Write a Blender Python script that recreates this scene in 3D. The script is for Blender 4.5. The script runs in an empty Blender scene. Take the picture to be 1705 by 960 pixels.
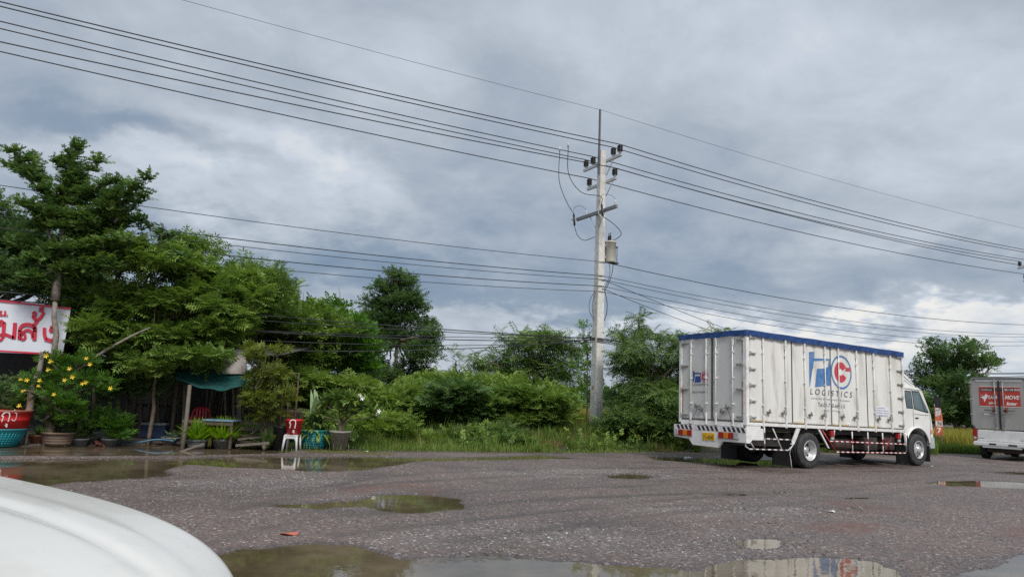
import bpy, bmesh, math, random
import numpy as np
from mathutils import Matrix, Vector
R = math.radians
rng = np.random.default_rng(7)
random.seed(7)
SC = bpy.context.scene
COL = SC.collection

# ------------------------------------------------------------------ camera
CAM_H, CAM_P, CAM_R, CAM_F = 1.6286, R(8.5608), R(2.2905), 1206.07
cam = bpy.data.objects.new('camera', bpy.data.cameras.new('camera'))
COL.objects.link(cam)
cam.data.sensor_width = 36
cam.data.lens = CAM_F / 1705 * 36
cam.data.clip_end = 6000
cam.location = (0, 0, CAM_H)
_fw = Vector((0, math.cos(CAM_P), math.sin(CAM_P)))
_rt = Vector((1, 0, 0)); _up = _rt.cross(_fw)
_r2 = _rt * math.cos(CAM_R) + _up * math.sin(CAM_R)
_u2 = -_rt * math.sin(CAM_R) + _up * math.cos(CAM_R)
cam.rotation_euler = Matrix((_r2, _u2, -_fw)).transposed().to_euler()
SC.camera = cam

def ray(x, y):
    return _fw + _r2 * ((x - 852.5) / CAM_F) - _u2 * ((y - 480) / CAM_F)
def at(x, y, Y):
    d = ray(x, y); return cam.location + d * (Y / d.y)
def gnd(x, y, z=0.0):
    d = ray(x, y); return cam.location + d * ((z - CAM_H) / d.z)

# ------------------------------------------------------------------ view, sun, sky
SC.view_settings.view_transform = 'Standard'
SC.view_settings.look = 'None'
SC.view_settings.exposure = 0.28
SC.view_settings.gamma = 1.0
SC.cycles.use_denoising = False
SC.cycles.max_bounces = 6
SC.cycles.transparent_max_bounces = 8
SUN_EL, SUN_AZ = R(48), R(163)          # azimuth measured clockwise from +Y
sl = bpy.data.lights.new('sun', 'SUN'); sl.energy = 2.5; sl.angle = R(22); sl.color = (1, .965, .91)
so = bpy.data.objects.new('sun', sl); COL.objects.link(so)
sd_ = Vector((math.sin(SUN_AZ) * math.cos(SUN_EL), math.cos(SUN_AZ) * math.cos(SUN_EL), math.sin(SUN_EL)))
so.rotation_euler = sd_.to_track_quat('Z', 'Y').to_euler()
so.location = (10, -10, 30)

W = bpy.data.worlds.new('World'); SC.world = W; W.use_nodes = True
nt = W.node_tree; nt.nodes.clear()
def N(t, **k):
    n = nt.nodes.new(t)
    for a, b in k.items(): setattr(n, a, b)
    return n
L = lambda a, b: nt.links.new(a, b)
def M2(op, a, b=None, c=None, clamp=False):
    n = N('ShaderNodeMath', operation=op); n.use_clamp = clamp
    for i, v in enumerate((a, b, c)):
        if v is None: continue
        if isinstance(v, (int, float)): n.inputs[i].default_value = v
        else: L(v, n.inputs[i])
    return n.outputs[0]
def VM(op, a, b=None, s=None):
    n = N('ShaderNodeVectorMath', operation=op)
    for i, v in enumerate((a, b)):
        if v is None: continue
        if isinstance(v, (tuple, list, Vector)): n.inputs[i].default_value = tuple(v)
        else: L(v, n.inputs[i])
    if s is not None:
        if isinstance(s, (int, float)): n.inputs['Scale'].default_value = s
        else: L(s, n.inputs['Scale'])
    return n.outputs['Value'] if op in ('LENGTH', 'DOT_PRODUCT') else n.outputs[0]
tc = N('ShaderNodeTexCoord')
D = VM('NORMALIZE', tc.outputs['Generated'])
sx = N('ShaderNodeSeparateXYZ'); L(D, sx.inputs[0])
zc = M2('ADD', M2('MAXIMUM', sx.outputs[2], 0.0), 0.30)
cx = N('ShaderNodeCombineXYZ')
L(M2('DIVIDE', sx.outputs[0], zc), cx.inputs[0]); L(M2('DIVIDE', sx.outputs[1], zc), cx.inputs[1])
P0 = cx.outputs[0]
def noise(vec, scale, detail=8, rough=.55, dist=0.0, lac=2.0):
    n = N('ShaderNodeTexNoise'); L(vec, n.inputs['Vector'])
    n.inputs['Scale'].default_value = scale; n.inputs['Detail'].default_value = detail
    n.inputs['Roughness'].default_value = rough; n.inputs['Distortion'].default_value = dist
    n.inputs['Lacunarity'].default_value = lac
    return n
warp = noise(P0, 2.2, 7, .6)
Dw = VM('ADD', D, VM('SCALE', VM('SUBTRACT', warp.outputs['Color'], (.5, .5, .5)), s=.30))
n1 = noise(P0, 1.5, 9, .54, .25)
n2 = noise(P0, 4.2, 9, .62, .4)
t = M2('ADD', M2('MULTIPLY', M2('SUBTRACT', n1.outputs[0], .5), .55), M2('MULTIPLY', M2('SUBTRACT', n2.outputs[0], .5), .50))
t = M2('ADD', t, .50)
# banks of thicker and thinner cloud: (photo direction, half widths in radians, tilt, amount)
banks = [((610, 315), .20, .042, 12, .36), ((330, 330), .16, .028, 2, .27), ((560, 250), .25, .03, 4, .08),
         ((250, 262), .15, .030, 6, -.22), ((800, 345), .12, .050, 12, -.27), ((700, 470), .50, .055, 2, -.20),
         ((480, 455), .25, .035, 2, -.16), ((1130, 290), .26, .05, 14, -.07), ((1250, 440), .30, .05, 8, -.10),
         ((1660, 566), .34, .015, 3, .28), ((1620, 600), .36, .026, 3, .34), ((1200, 560), .20, .030, 2, .22),
         ((900, 545), .25, .016, 0, .16), ((760, 600), .20, .03, 0, .14), ((1550, 130), .40, .16, 5, .20),
         ((1000, 60), .50, .10, 5, .16), ((450, 60), .45, .07, 8, .12), ((850, 120), .12, .07, 20, -.14),
         ((80, 330), .12, .03, 0, .12), ((1500, 395), .2, .02, 6, .10)]
for (px, py), wx, wz, tilt, amt in banks:
    d0 = ray(px, py).normalized()
    e1 = Vector((d0.y, -d0.x, 0)).normalized(); e2 = e1.cross(d0).normalized()
    ct, st = math.cos(R(-tilt)), math.sin(R(-tilt))
    a1 = e1 * ct + e2 * st; a2 = -e1 * st + e2 * ct
    dv = VM('SUBTRACT', Dw, tuple(d0))
    u = M2('DIVIDE', VM('DOT_PRODUCT', dv, tuple(a1)), wx)
    v = M2('DIVIDE', VM('DOT_PRODUCT', dv, tuple(a2)), wz)
    w = M2('DIVIDE', VM('DOT_PRODUCT', dv, tuple(d0)), .5)
    q = M2('ADD', M2('ADD', M2('MULTIPLY', u, u), M2('MULTIPLY', v, v)), M2('MULTIPLY', w, w))
    g = M2('POWER', 2.718, M2('MULTIPLY', q, -1.0))
    t = M2('ADD', t, M2('MULTIPLY', g, amt))
cr = N('ShaderNodeValToRGB'); L(t, cr.inputs[0])
els = cr.color_ramp.elements
els[0].position = .10; els[0].color = (.190, .270, .375, 1)
els[1].position = 1.0; els[1].color = (.86, .85, .82, 1)
for p_, c_ in ((.34, (.270, .342, .440)), (.55, (.415, .470, .545)), (.78, (.58, .64, .72))):
    e = els.new(p_); e.color = (*c_, 1)
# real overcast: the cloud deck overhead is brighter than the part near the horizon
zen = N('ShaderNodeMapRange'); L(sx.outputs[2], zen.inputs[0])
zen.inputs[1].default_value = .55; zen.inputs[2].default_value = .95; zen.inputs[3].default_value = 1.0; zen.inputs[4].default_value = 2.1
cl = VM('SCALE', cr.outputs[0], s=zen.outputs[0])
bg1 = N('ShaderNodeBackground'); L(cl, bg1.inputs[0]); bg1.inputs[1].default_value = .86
sky = N('ShaderNodeTexSky', sky_type='NISHITA'); sky.sun_disc = False
sky.sun_elevation = SUN_EL; sky.sun_rotation = SUN_AZ; sky.dust_density = 2.0
bg2 = N('ShaderNodeBackground'); L(sky.outputs[0], bg2.inputs[0]); bg2.inputs[1].default_value = .08
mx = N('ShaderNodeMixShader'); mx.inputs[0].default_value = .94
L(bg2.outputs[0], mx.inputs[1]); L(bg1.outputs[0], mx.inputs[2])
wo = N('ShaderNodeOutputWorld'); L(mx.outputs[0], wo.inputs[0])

# ------------------------------------------------------------------ materials
def new_mat(name):
    m = bpy.data.materials.new(name); m.use_nodes = True
    return m, m.node_tree, m.node_tree.nodes['Principled BSDF']
_mc = {}
def mat(name, col, rough=.6, var=.15, scale=6., metal=0., bump=0., dirt=None, dirt_amt=.0, dirt_scale=2.5, stretch=(1, 1, 1), spec=.5, coat=0.):
    if name in _mc: return _mc[name]
    m, t_, b = new_mat(name)
    nn = t_.nodes; lk = t_.links.new
    tcn = nn.new('ShaderNodeTexCoord'); mp = nn.new('ShaderNodeMapping'); mp.inputs['Scale'].default_value = stretch
    lk(tcn.outputs['Object'], mp.inputs[0])
    nz = nn.new('ShaderNodeTexNoise'); nz.inputs['Scale'].default_value = scale; nz.inputs['Detail'].default_value = 6
    lk(mp.outputs[0], nz.inputs['Vector'])
    rp = nn.new('ShaderNodeValToRGB'); lk(nz.outputs[0], rp.inputs[0])
    c = np.array(col[:3])
    rp.color_ramp.elements[0].position = .3; rp.color_ramp.elements[0].color = (*(c * (1 - var)), 1)
    rp.color_ramp.elements[1].position = .7; rp.color_ramp.elements[1].color = (*np.minimum(c * (1 + var), .95), 1)
    out = rp.outputs[0]
    if dirt is not None:
        n3 = nn.new('ShaderNodeTexNoise'); n3.inputs['Scale'].default_value = dirt_scale; n3.inputs['Detail'].default_value = 9; n3.inputs['Roughness'].default_value = .65
        lk(mp.outputs[0], n3.inputs['Vector'])
        mr = nn.new('ShaderNodeMapRange'); lk(n3.outputs[0], mr.inputs[0])
        mr.inputs[1].default_value = .5; mr.inputs[2].default_value = .72; mr.inputs[4].default_value = dirt_amt
        mi = nn.new('ShaderNodeMix'); mi.data_type = 'RGBA'
        lk(mr.outputs[0], mi.inputs[0]); lk(out, mi.inputs[6]); mi.inputs[7].default_value = (*dirt, 1)
        out = mi.outputs[2]
    lk(out, b.inputs['Base Color'])
    b.inputs['Roughness'].default_value = rough; b.inputs['Metallic'].default_value = metal
    b.inputs['Specular IOR Level'].default_value = spec
    b.inputs['Coat Weight'].default_value = coat; b.inputs['Coat Roughness'].default_value = .08
    if bump:
        bp = nn.new('ShaderNodeBump'); bp.inputs['Strength'].default_value = bump; bp.inputs['Distance'].default_value = .02
        lk(nz.outputs[0], bp.inputs['Height']); lk(bp.outputs[0], b.inputs['Normal'])
    _mc[name] = m
    return m
def leaf_mat(name, c0, c1, c2, trans=.30, rough=.55):
    c0, c1, c2 = (tuple(min(.6, q * 1.18) for q in c) for c in (c0, c1, c2))
    m, t_, b = new_mat(name); nn = t_.nodes; lk = t_.links.new
    a = nn.new('ShaderNodeAttribute'); a.attribute_name = 'v'
    rp = nn.new('ShaderNodeValToRGB'); lk(a.outputs['Fac'], rp.inputs[0])
    e = rp.color_ramp.elements; e[0].color = (*c0, 1); e[1].color = (*c2, 1); k = e.new(.5); k.color = (*c1, 1)
    lk(rp.outputs[0], b.inputs['Base Color']); b.inputs['Roughness'].default_value = rough
    b.inputs['Specular IOR Level'].default_value = .3
    tr = nn.new('ShaderNodeBsdfTranslucent'); hs = nn.new('ShaderNodeHueSaturation'); hs.inputs['Value'].default_value = 1.3; hs.inputs['Saturation'].default_value = 1.1
    lk(rp.outputs[0], hs.inputs['Color']); lk(hs.outputs[0], tr.inputs[0])
    mi = nn.new('ShaderNodeMixShader'); mi.inputs[0].default_value = trans
    lk(b.outputs[0], mi.inputs[1]); lk(tr.outputs[0], mi.inputs[2]); lk(mi.outputs[0], nn['Material Output'].inputs[0])
    return m

# ------------------------------------------------------------------ object helpers
def tag(o, label=None, cat=None, group=None, kind=None):
    if label: o['label'] = label
    if cat: o['category'] = cat
    if group: o['group'] = group
    if kind: o['kind'] = kind
    return o
def empty(name, loc, rz=0.0, **k):
    o = bpy.data.objects.new(name, None); COL.objects.link(o); o.location = loc; o.rotation_euler = (0, 0, rz)
    o.empty_display_size = .2
    return tag(o, **k)
def copy_tree(o, parent=None, depth=0):
    c = o.copy(); COL.objects.link(c)
    if parent is not None: c.parent = parent
    for ch in list(o.children): copy_tree(ch, c, depth + 1)
    return c
class MB:
    def __init__(s): s.v = []; s.f = []; s.m = []; s.sm = []
    def add(s, vs, fs, mi=0, smooth=False):
        b = len(s.v); s.v += [tuple(p) for p in vs]
        for f in fs: s.f.append([b + i for i in f]); s.m.append(mi); s.sm.append(smooth)
        return s
    def box(s, x0, x1, y0, y1, z0, z1, mi=0, bev=0.0, T=None):
        x0, x1 = sorted((x0, x1)); y0, y1 = sorted((y0, y1)); z0, z1 = sorted((z0, z1))
        bev = min(bev, (x1 - x0) * .45, (y1 - y0) * .45, (z1 - z0) * .45)
        if bev <= 0:
            V = [(x, y, z) for z in (z0, z1) for y in (y0, y1) for x in (x0, x1)]
            F = [(0, 2, 3, 1), (4, 5, 7, 6), (0, 1, 5, 4), (2, 6, 7, 3), (0, 4, 6, 2), (1, 3, 7, 5)]
        else:
            bm = bmesh.new(); bmesh.ops.create_cube(bm, size=1)
            for v in bm.verts: v.co = Vector(((x0 + x1) / 2 + v.co.x * (x1 - x0), (y0 + y1) / 2 + v.co.y * (y1 - y0), (z0 + z1) / 2 + v.co.z * (z1 - z0)))
            bmesh.ops.bevel(bm, geom=list(bm.edges), offset=bev, segments=2, affect='EDGES')
            bm.verts.index_update(); V = [tuple(v.co) for v in bm.verts]; F = [[v.index for v in f.verts] for f in bm.faces]; bm.free()
        if T: V = [T @ Vector(p) for p in V]
        return s.add(V, F, mi)
    def prism(s, pts, axis, a0, a1, mi=0, bev=0.0):
        """pts in the plane normal to axis: 'y' -> (x,z), 'x' -> (y,z), 'z' -> (x,y)"""
        def P(p, a): return {'y': (p[0], a, p[1]), 'x': (a, p[0], p[1]), 'z': (p[0], p[1], a)}[axis]
        bm = bmesh.new()
        A = [bm.verts.new(P(p, a0)) for p in pts]; B = [bm.verts.new(P(p, a1)) for p in pts]
        n = len(pts); caps = [bm.faces.new(A), bm.faces.new(B[::-1])]
        for i in range(n): bm.faces.new((A[i], B[i], B[(i + 1) % n], A[(i + 1) % n]))
        bmesh.ops.recalc_face_normals(bm, faces=bm.faces)
        if bev > 0:
            es = [e for f in caps for e in f.edges]
            bmesh.ops.bevel(bm, geom=es, offset=bev, segments=3, affect='EDGES')
        bmesh.ops.triangulate(bm, faces=[f for f in bm.faces if len(f.verts) > 4])
        bm.verts.index_update(); V = [tuple(v.co) for v in bm.verts]; F = [[v.index for v in f.verts] for f in bm.faces]; bm.free()
        return s.add(V, F, mi)
    def tube(s, path, r, n=8, mi=0, cap=True, stripe=None):
        path = [Vector(p) for p in path]; rs = r if isinstance(r, (list, tuple)) else [r] * len(path)
        rings = []
        up = Vector((0, 0, 1))
        for i, p in enumerate(path):
            d = (path[min(i + 1, len(path) - 1)] - path[max(i - 1, 0)]).normalized()
            a = d.cross(up) if abs(d.z) < .95 else d.cross(Vector((1, 0, 0)))
            a.normalize(); b = a.cross(d)
            rings.append([p + (a * math.cos(2 * math.pi * k / n) + b * math.sin(2 * math.pi * k / n)) * rs[i] for k in range(n)])
        b0 = len(s.v)
        for g in rings: s.v += [tuple(q) for q in g]
        for i in range(len(rings) - 1):
            for k in range(n):
                s.f.append([b0 + i * n + k, b0 + i * n + (k + 1) % n, b0 + (i + 1) * n + (k + 1) % n, b0 + (i + 1) * n + k])
                s.m.append(stripe[i % len(stripe)] if stripe else mi); s.sm.append(True)
        if cap:
            s.f.append([b0 + k for k in range(n)][::-1]); s.m.append(mi); s.sm.append(False)
            s.f.append([b0 + (len(rings) - 1) * n + k for k in range(n)]); s.m.append(mi); s.sm.append(False)
        return s
    def lathe(s, prof, axis='z', c=(0, 0, 0), n=24, mi=0, smooth=True):
        b0 = len(s.v)
        for (r, a) in prof:
            for k in range(n):
                u, w = r * math.cos(2 * math.pi * k / n), r * math.sin(2 * math.pi * k / n)
                p = {'z': (u, w, a), 'y': (u, a, w), 'x': (a, u, w)}[axis]
                s.v.append((p[0] + c[0], p[1] + c[1], p[2] + c[2]))
        for i in range(len(prof) - 1):
            for k in range(n):
                s.f.append([b0 + i * n + k, b0 + i * n + (k + 1) % n, b0 + (i + 1) * n + (k + 1) % n, b0 + (i + 1) * n + k])
                s.m.append(mi); s.sm.append(smooth)
        return s
    def build(s, name, mats, parent=None, T=None, bevel=0.0, **k):
        me = bpy.data.meshes.new(name)
        V = s.v if T is None else [tuple(T @ Vector(p)) for p in s.v]
        me.from_pydata(V, [], s.f); 
        if not isinstance(mats, (list, tuple)): mats = [mats]
        for m in mats: me.materials.append(m)
        me.polygons.foreach_set('material_index', s.m); me.polygons.foreach_set('use_smooth', s.sm)
        bm = bmesh.new(); bm.from_mesh(me); bmesh.ops.recalc_face_normals(bm, faces=bm.faces); bm.to_mesh(me); bm.free()
        me.update()
        o = bpy.data.objects.new(name, me); COL.objects.link(o)
        if parent is not None: o.parent = parent
        if bevel:
            md = o.modifiers.new('b', 'BEVEL'); md.width = bevel; md.segments = 2; md.limit_method = 'ANGLE'
        return tag(o, **k)
def tube_between(a, b, n): return [Vector(a).lerp(Vector(b), i / n) for i in range(n + 1)]

def text_obj(name, body, width, height, m, parent, origin, ex, ey, shear=0.0, depth=.003, bold=0.0, T=None, **k):
    """flat lettering fitted in width x height, lower left at origin, running along ex with ey up"""
    c = bpy.data.curves.new(name, 'FONT'); c.body = body; c.shear = shear; c.offset = bold
    o = bpy.data.objects.new(name + '_tmp', c); COL.objects.link(o)
    me = bpy.data.meshes.new_from_object(o.evaluated_get(bpy.context.evaluated_depsgraph_get()))
    bpy.data.objects.remove(o); bpy.data.curves.remove(c)
    co = np.array([v.co[:] for v in me.vertices])
    mn, mxx = co.min(0), co.max(0)
    ex, ey = Vector(ex).normalized(), Vector(ey).normalized(); ez = ex.cross(ey)
    for v in me.vertices:
        a = (v.co.x - mn[0]) / (mxx[0] - mn[0]) * width; b = (v.co.y - mn[1]) / (mxx[1] - mn[1]) * height
        p = Vector(origin) + ex * a + ey * b + ez * depth
        v.co = T @ p if T is not None else p
    me.materials.append(m)
    me.update(); me.name = name
    o = bpy.data.objects.new(name, me); COL.objects.link(o)
    if parent is not None: o.parent = parent
    return tag(o, **k)

# value noise for the terrain
def vnoise(x, y, seed=0):
    xi = np.floor(x).astype(np.int64); yi = np.floor(y).astype(np.int64); fx = x - xi; fy = y - yi
    def h(a, b):
        n = (a * 374761393 + b * 668265263 + seed * 974711) & 0x7fffffff
        n = ((n ^ (n >> 13)) * 1274126177) & 0x7fffffff
        return ((n ^ (n >> 16)) & 0xffff) / 65535.0
    u = fx * fx * (3 - 2 * fx); v = fy * fy * (3 - 2 * fy)
    return (h(xi, yi) * (1 - u) + h(xi + 1, yi) * u) * (1 - v) + (h(xi, yi + 1) * (1 - u) + h(xi + 1, yi + 1) * u) * v - .5
def fbm(x, y, o=4, seed=0):
    s = 0; a = 1
    for i in range(o): s = s + a * vnoise(x * 2 ** i, y * 2 ** i, seed + i * 7); a *= .5
    return s
def sdist(px, py, poly):
    """signed distance to polygon, negative inside"""
    d = np.full(px.shape, 1e9); ins = np.zeros(px.shape, bool); n = len(poly)
    for i in range(n):
        ax, ay = poly[i]; bx, by = poly[(i + 1) % n]
        ex, ey = bx - ax, by - ay; wx, wy = px - ax, py - ay
        tt = np.clip((wx * ex + wy * ey) / (ex * ex + ey * ey + 1e-12), 0, 1)
        d = np.minimum(d, np.hypot(wx - ex * tt, wy - ey * tt))
        c = ((ay > py) != (by > py)) & (px < ex * (py - ay) / (ey + 1e-12) + ax)
        ins ^= c
    return np.where(ins, -d, d)
# ------------------------------------------------------------------ ground and water
def gp(pts): return [tuple(gnd(x, y)[:2]) for x, y in pts]
PUDDLES = [
    gp([(371, 922), (410, 913), (455, 910), (525, 902), (554, 908), (575, 906), (607, 915), (657, 927), (767, 926), (843, 927), (919, 931), (996, 936), (1072, 938), (1130, 946), (1171, 947), (1189, 939), (1242, 933), (1348, 926), (1412, 926), (1455, 933), (1483, 950), (1520, 968), (1400, 1010), (1000, 1030), (600, 1030), (400, 1000)]),
    gp([(1600, 966), (1640, 945), (1720, 922), (1800, 940), (1760, 1000), (1650, 1000)]),
    gp([(-60, 765), (100, 764), (290, 764), (300, 772), (262, 782), (275, 790), (230, 795), (120, 799), (60, 808), (-60, 815)]),
    gp([(298, 764), (440, 759), (600, 760), (760, 761), (900, 757), (960, 762), (880, 763), (700, 766), (645, 773), (600, 780), (530, 783), (440, 778), (340, 773), (290, 770)]),
    gp([(-60, 742), (140, 741), (240, 739), (480, 737), (484, 747), (470, 753), (300, 756), (0, 758), (-60, 758)]),
    gp([(470, 838), (540, 835), (610, 831), (640, 824), (700, 823), (755, 830), (752, 843), (700, 850), (650, 845), (610, 838), (520, 843), (470, 841)]),
    gp([(1018, 790), (1050, 787), (1085, 792), (1060, 796), (1025, 795)]),
    gp([(1545, 803), (1580, 800), (1640, 799), (1720, 803), (1720, 812), (1640, 810), (1590, 807)]),
    gp([(1645, 785), (1700, 784), (1760, 786), (1700, 788), (1660, 788)]),
    gp([(1090, 760), (1200, 762), (1340, 765), (1345, 775), (1240, 773), (1150, 768), (1100, 765)]),
    gp([(1240, 900), (1262, 896), (1295, 897), (1290, 906), (1250, 907)]),
    gp([(470, 1003), (900, 1040), (900, 1200), (300, 1200)]),
]
STAINS = [gp([(1370, 836), (1400, 833), (1470, 842), (1500, 850), (1440, 853), (1400, 848)]), gp([(1340, 880), (1400, 870), (1480, 876), (1430, 884)]),
          gp([(650, 812), (700, 806), (740, 815), (800, 822), (760, 830), (700, 822)]), gp([(1655, 886), (1720, 882), (1720, 900), (1680, 896)]),
          gp([(560, 815), (640, 806), (700, 800), (690, 812), (600, 820)])]
WHITE = [gp([(640, 905), (760, 880), (860, 872), (1000, 878), (1120, 900), (1080, 915), (900, 905), (760, 908)]), gp([(800, 785), (1000, 780), (1200, 786), (1100, 797), (880, 796)]),
         gp([(1050, 845), (1250, 835), (1400, 845), (1300, 862), (1100, 860)]), gp([(250, 800), (500, 790), (620, 800), (500, 815), (300, 820)]),
         gp([(1050, 905), (1200, 885), (1300, 905), (1200, 925), (1100, 925)])]
def edge_e(x, y):
    """distance behind the edge of the gravel lot (positive = verge)"""
    e1 = -(x - 3) * math.sin(R(26.5)) + (y - 24.0) * math.cos(R(26.5))
    e2 = y - 19.9 + 0 * x
    return np.where(x < -4.2, np.minimum(e2, e1 + 6), e1)
WATER_Z = -.02
# wheel tracks pressed into the gravel: pairs of curving strips
TRACKS = []
for c_, off in (([(330, 905), (520, 862), (760, 838), (1100, 822), (1500, 812)], 1.5), ([(380, 850), (600, 805), (900, 790), (1300, 786), (1650, 782)], 1.6), ([(560, 890), (900, 850), (1200, 838), (1600, 850)], 1.5), ([(760, 900), (1050, 860), (1400, 830), (1690, 795)], 1.5)):
    g_ = [gnd(*q) for q in c_]; P_t = []
    for i in range(len(g_) - 1):
        for k in range(6):
            t0 = k / 6; P_t.append(g_[i].lerp(g_[i + 1], t0))
    for _ in range(3): P_t = [P_t[0]] + [(P_t[i - 1] + P_t[i] * 2 + P_t[i + 1]) / 4 for i in range(1, len(P_t) - 1)] + [P_t[-1]]
    TRACKS.append([(p.x, p.y) for p in P_t]); TRACKS.append([(p.x + .2, p.y + off) for p in P_t])
def track_d(X, Y, pts):
    d = np.full(X.shape, 1e9)
    wob = .10 * vnoise(X * 1.7, Y * 1.7, 71)
    for (ax, ay), (bx, by) in zip(pts[:-1], pts[1:]):
        ex, ey = bx - ax, by - ay; t = np.clip(((X - ax) * ex + (Y - ay) * ey) / (ex * ex + ey * ey), 0, 1)
        d = np.minimum(d, np.hypot(X - ax - ex * t, Y - ay - ey * t))
    return np.abs(d + wob)
def ground_h(X, Y):
    h = .022 * fbm(X * .35, Y * .35, 3, 3) + .010 * fbm(X * 2.2, Y * 2.2, 3, 11) + .006
    h = np.maximum(h, -.010)
    wob = .30 * fbm(X * 1.1, Y * 1.1, 5, 5) + .16 * vnoise(X * 5.5, Y * 5.5, 15)
    for i, p in enumerate(PUDDLES):
        s = sdist(X, Y, p) + wob * (.6 if i < 6 else .35)
        a = np.clip((.30 - s) / .55, 0, 1)
        h = h * (1 - a * .8) - .075 * a * a * (3 - 2 * a) * .92
    for tr_ in TRACKS:
        h = h - .012 * np.clip(1.2 - track_d(X, Y, tr_) / .16, 0, 1)
    h = h + .007 * vnoise(X * 7, Y * 7, 21) + .004 * vnoise(X * 23, Y * 23, 22)
    e = edge_e(X, Y) + .5 * fbm(X * .6, Y * .6, 3, 9)
    h = h + np.where(X > -4.2, .16, .05) * np.clip((e - .2) / 1.6, 0, 1) + .03 * np.clip(e / 3, 0, 1) * (1 + fbm(X * 1.5, Y * 1.5, 3, 4))
    return h
def spaced(segs):
    out = []
    for a, b, s in segs: out += list(np.arange(a, b, s))
    return np.array(out + [segs[-1][1]])
gxs = spaced([(-2500, -300, 220), (-300, -60, 24), (-60, -17, 2.), (-17, -6, .12), (-6, 8, .075), (8, 24, .12), (24, 60, 1.5), (60, 300, 24), (300, 2500, 220)])
gys = spaced([(-1500, -60, 160), (-60, -6, 4), (-6, 4.5, .35), (4.5, 11, .055), (11, 22, .10), (22, 34, .16), (34, 60, 1.2), (60, 300, 16), (300, 3500, 220)])
GX, GY = np.meshgrid(gxs, gys)
H = ground_h(GX.ravel(), GY.ravel())
far = np.maximum(np.abs(GX.ravel()), np.abs(GY.ravel()))
H = np.where(far > 70, .2, H)
def grid_mesh(name, X, Y, Z, nx, ny):
    me = bpy.data.meshes.new(name); n = nx * ny
    me.vertices.add(n); me.vertices.foreach_set('co', np.column_stack([X, Y, Z]).ravel().astype(np.float32))
    i = np.arange((ny - 1) * nx).reshape(ny - 1, nx)[:, :-1].ravel()
    q = np.column_stack([i, i + 1, i + nx + 1, i + nx]).ravel().astype(np.int32)
    nf = len(i); me.loops.add(nf * 4); me.loops.foreach_set('vertex_index', q)
    me.polygons.add(nf); me.polygons.foreach_set('loop_start', np.arange(nf, dtype=np.int32) * 4)
    me.polygons.foreach_set('use_smooth', np.ones(nf, bool))
    me.update(calc_edges=True); return me
gm = grid_mesh('ground', GX.ravel(), GY.ravel(), H, len(gxs), len(gys))
X_, Y_ = GX.ravel(), GY.ravel()
soil = np.clip(.5 + (edge_e(X_, Y_) + .6 * fbm(X_ * .8, Y_ * .8, 4, 31) - .1) / .5, 0, 1)
soil = np.where(Y_ < 10, 0, soil)
st = np.zeros(X_.shape)
for p in STAINS: st = np.maximum(st, np.clip(.5 - (sdist(X_, Y_, p) + .5 * fbm(X_ * 2.4, Y_ * 2.4, 5, 40)) / .35, 0, 1) * np.clip(.75 + 1.2 * vnoise(X_ * 9, Y_ * 9, 41), 0, 1))
wh = np.zeros(X_.shape)
for p in WHITE: wh = np.maximum(wh, np.clip(.5 - (sdist(X_, Y_, p) + .6 * fbm(X_ * 1.2, Y_ * 1.2, 4, 50)) / .9, 0, 1))
rut = np.zeros(X_.shape)
for p in TRACKS: rut = np.maximum(rut, np.clip(1.25 - track_d(X_, Y_, p) / .2, 0, 1))
rut *= np.clip(.8 + 1.2 * fbm(X_ * .9, Y_ * .9, 3, 72), .1, 1)
for nm, arr in (('rut', rut), ('soil', soil), ('stain', st), ('white', wh)):
    a = gm.attributes.new(nm, 'FLOAT', 'POINT'); a.data.foreach_set('value', arr.astype(np.float32))
gmat, t_, b_ = new_mat('wet_gravel')
nn = t_.nodes; lk = t_.links.new
def gn(t, **k):
    n = nn.new(t)
    for a, v in k.items():
        if a in n.inputs: n.inputs[a].default_value = v
        else: setattr(n, a, v)
    return n
def gmix(f, a, b):
    m = gn('ShaderNodeMix', data_type='RGBA')
    if isinstance(f, float): m.inputs[0].default_value = f
    else: lk(f, m.inputs[0])
    for i, v in ((6, a), (7, b)):
        if isinstance(v, tuple): m.inputs[i].default_value = (*v, 1)
        else: lk(v, m.inputs[i])
    return m.outputs[2]
def gmr(v, a, b, c=0., d=1.):
    m = gn('ShaderNodeMapRange'); lk(v, m.inputs[0])
    for i, x in enumerate((a, b, c, d)): m.inputs[i + 1].default_value = x
    return m.outputs[0]
def gm_(op, a, b):
    m = gn('ShaderNodeMath', operation=op)
    for i, v in enumerate((a, b)):
        if isinstance(v, (int, float)): m.inputs[i].default_value = v
        else: lk(v, m.inputs[i])
    return m.outputs[0]
gc = gn('ShaderNodeNewGeometry'); pos = gc.outputs['Position']
def gnoise(s, d=6, r=.6):
    n = gn('ShaderNodeTexNoise', Scale=s, Detail=d, Roughness=r); lk(pos, n.inputs['Vector']); return n.outputs[0]
v1 = gn('ShaderNodeTexVoronoi', Scale=42., Randomness=1.); lk(pos, v1.inputs['Vector'])
v2 = gn('ShaderNodeTexVoronoi', Scale=28., Randomness=1.); lk(pos, v2.inputs['Vector'])
s1 = gn('ShaderNodeSeparateColor'); lk(v1.outputs['Color'], s1.inputs[0])
s2 = gn('ShaderNodeSeparateColor'); lk(v2.outputs['Color'], s2.inputs[0])
aw = gn('ShaderNodeAttribute', attribute_name='white'); asn = gn('ShaderNodeAttribute', attribute_name='stain'); asl = gn('ShaderNodeAttribute', attribute_name='soil')
big = gnoise(.45, 5); med = gnoise(2.6, 6); fine = gnoise(30, 4)
base = gmix(gmr(big, .38, .62), (.125, .085, .068), (.185, .131, .106))
base = gmix(gmr(med, .40, .65, 0, .6), base, (.100, .076, .068))
stone = gn('ShaderNodeValToRGB'); lk(s1.outputs[0], stone.inputs[0])
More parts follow.
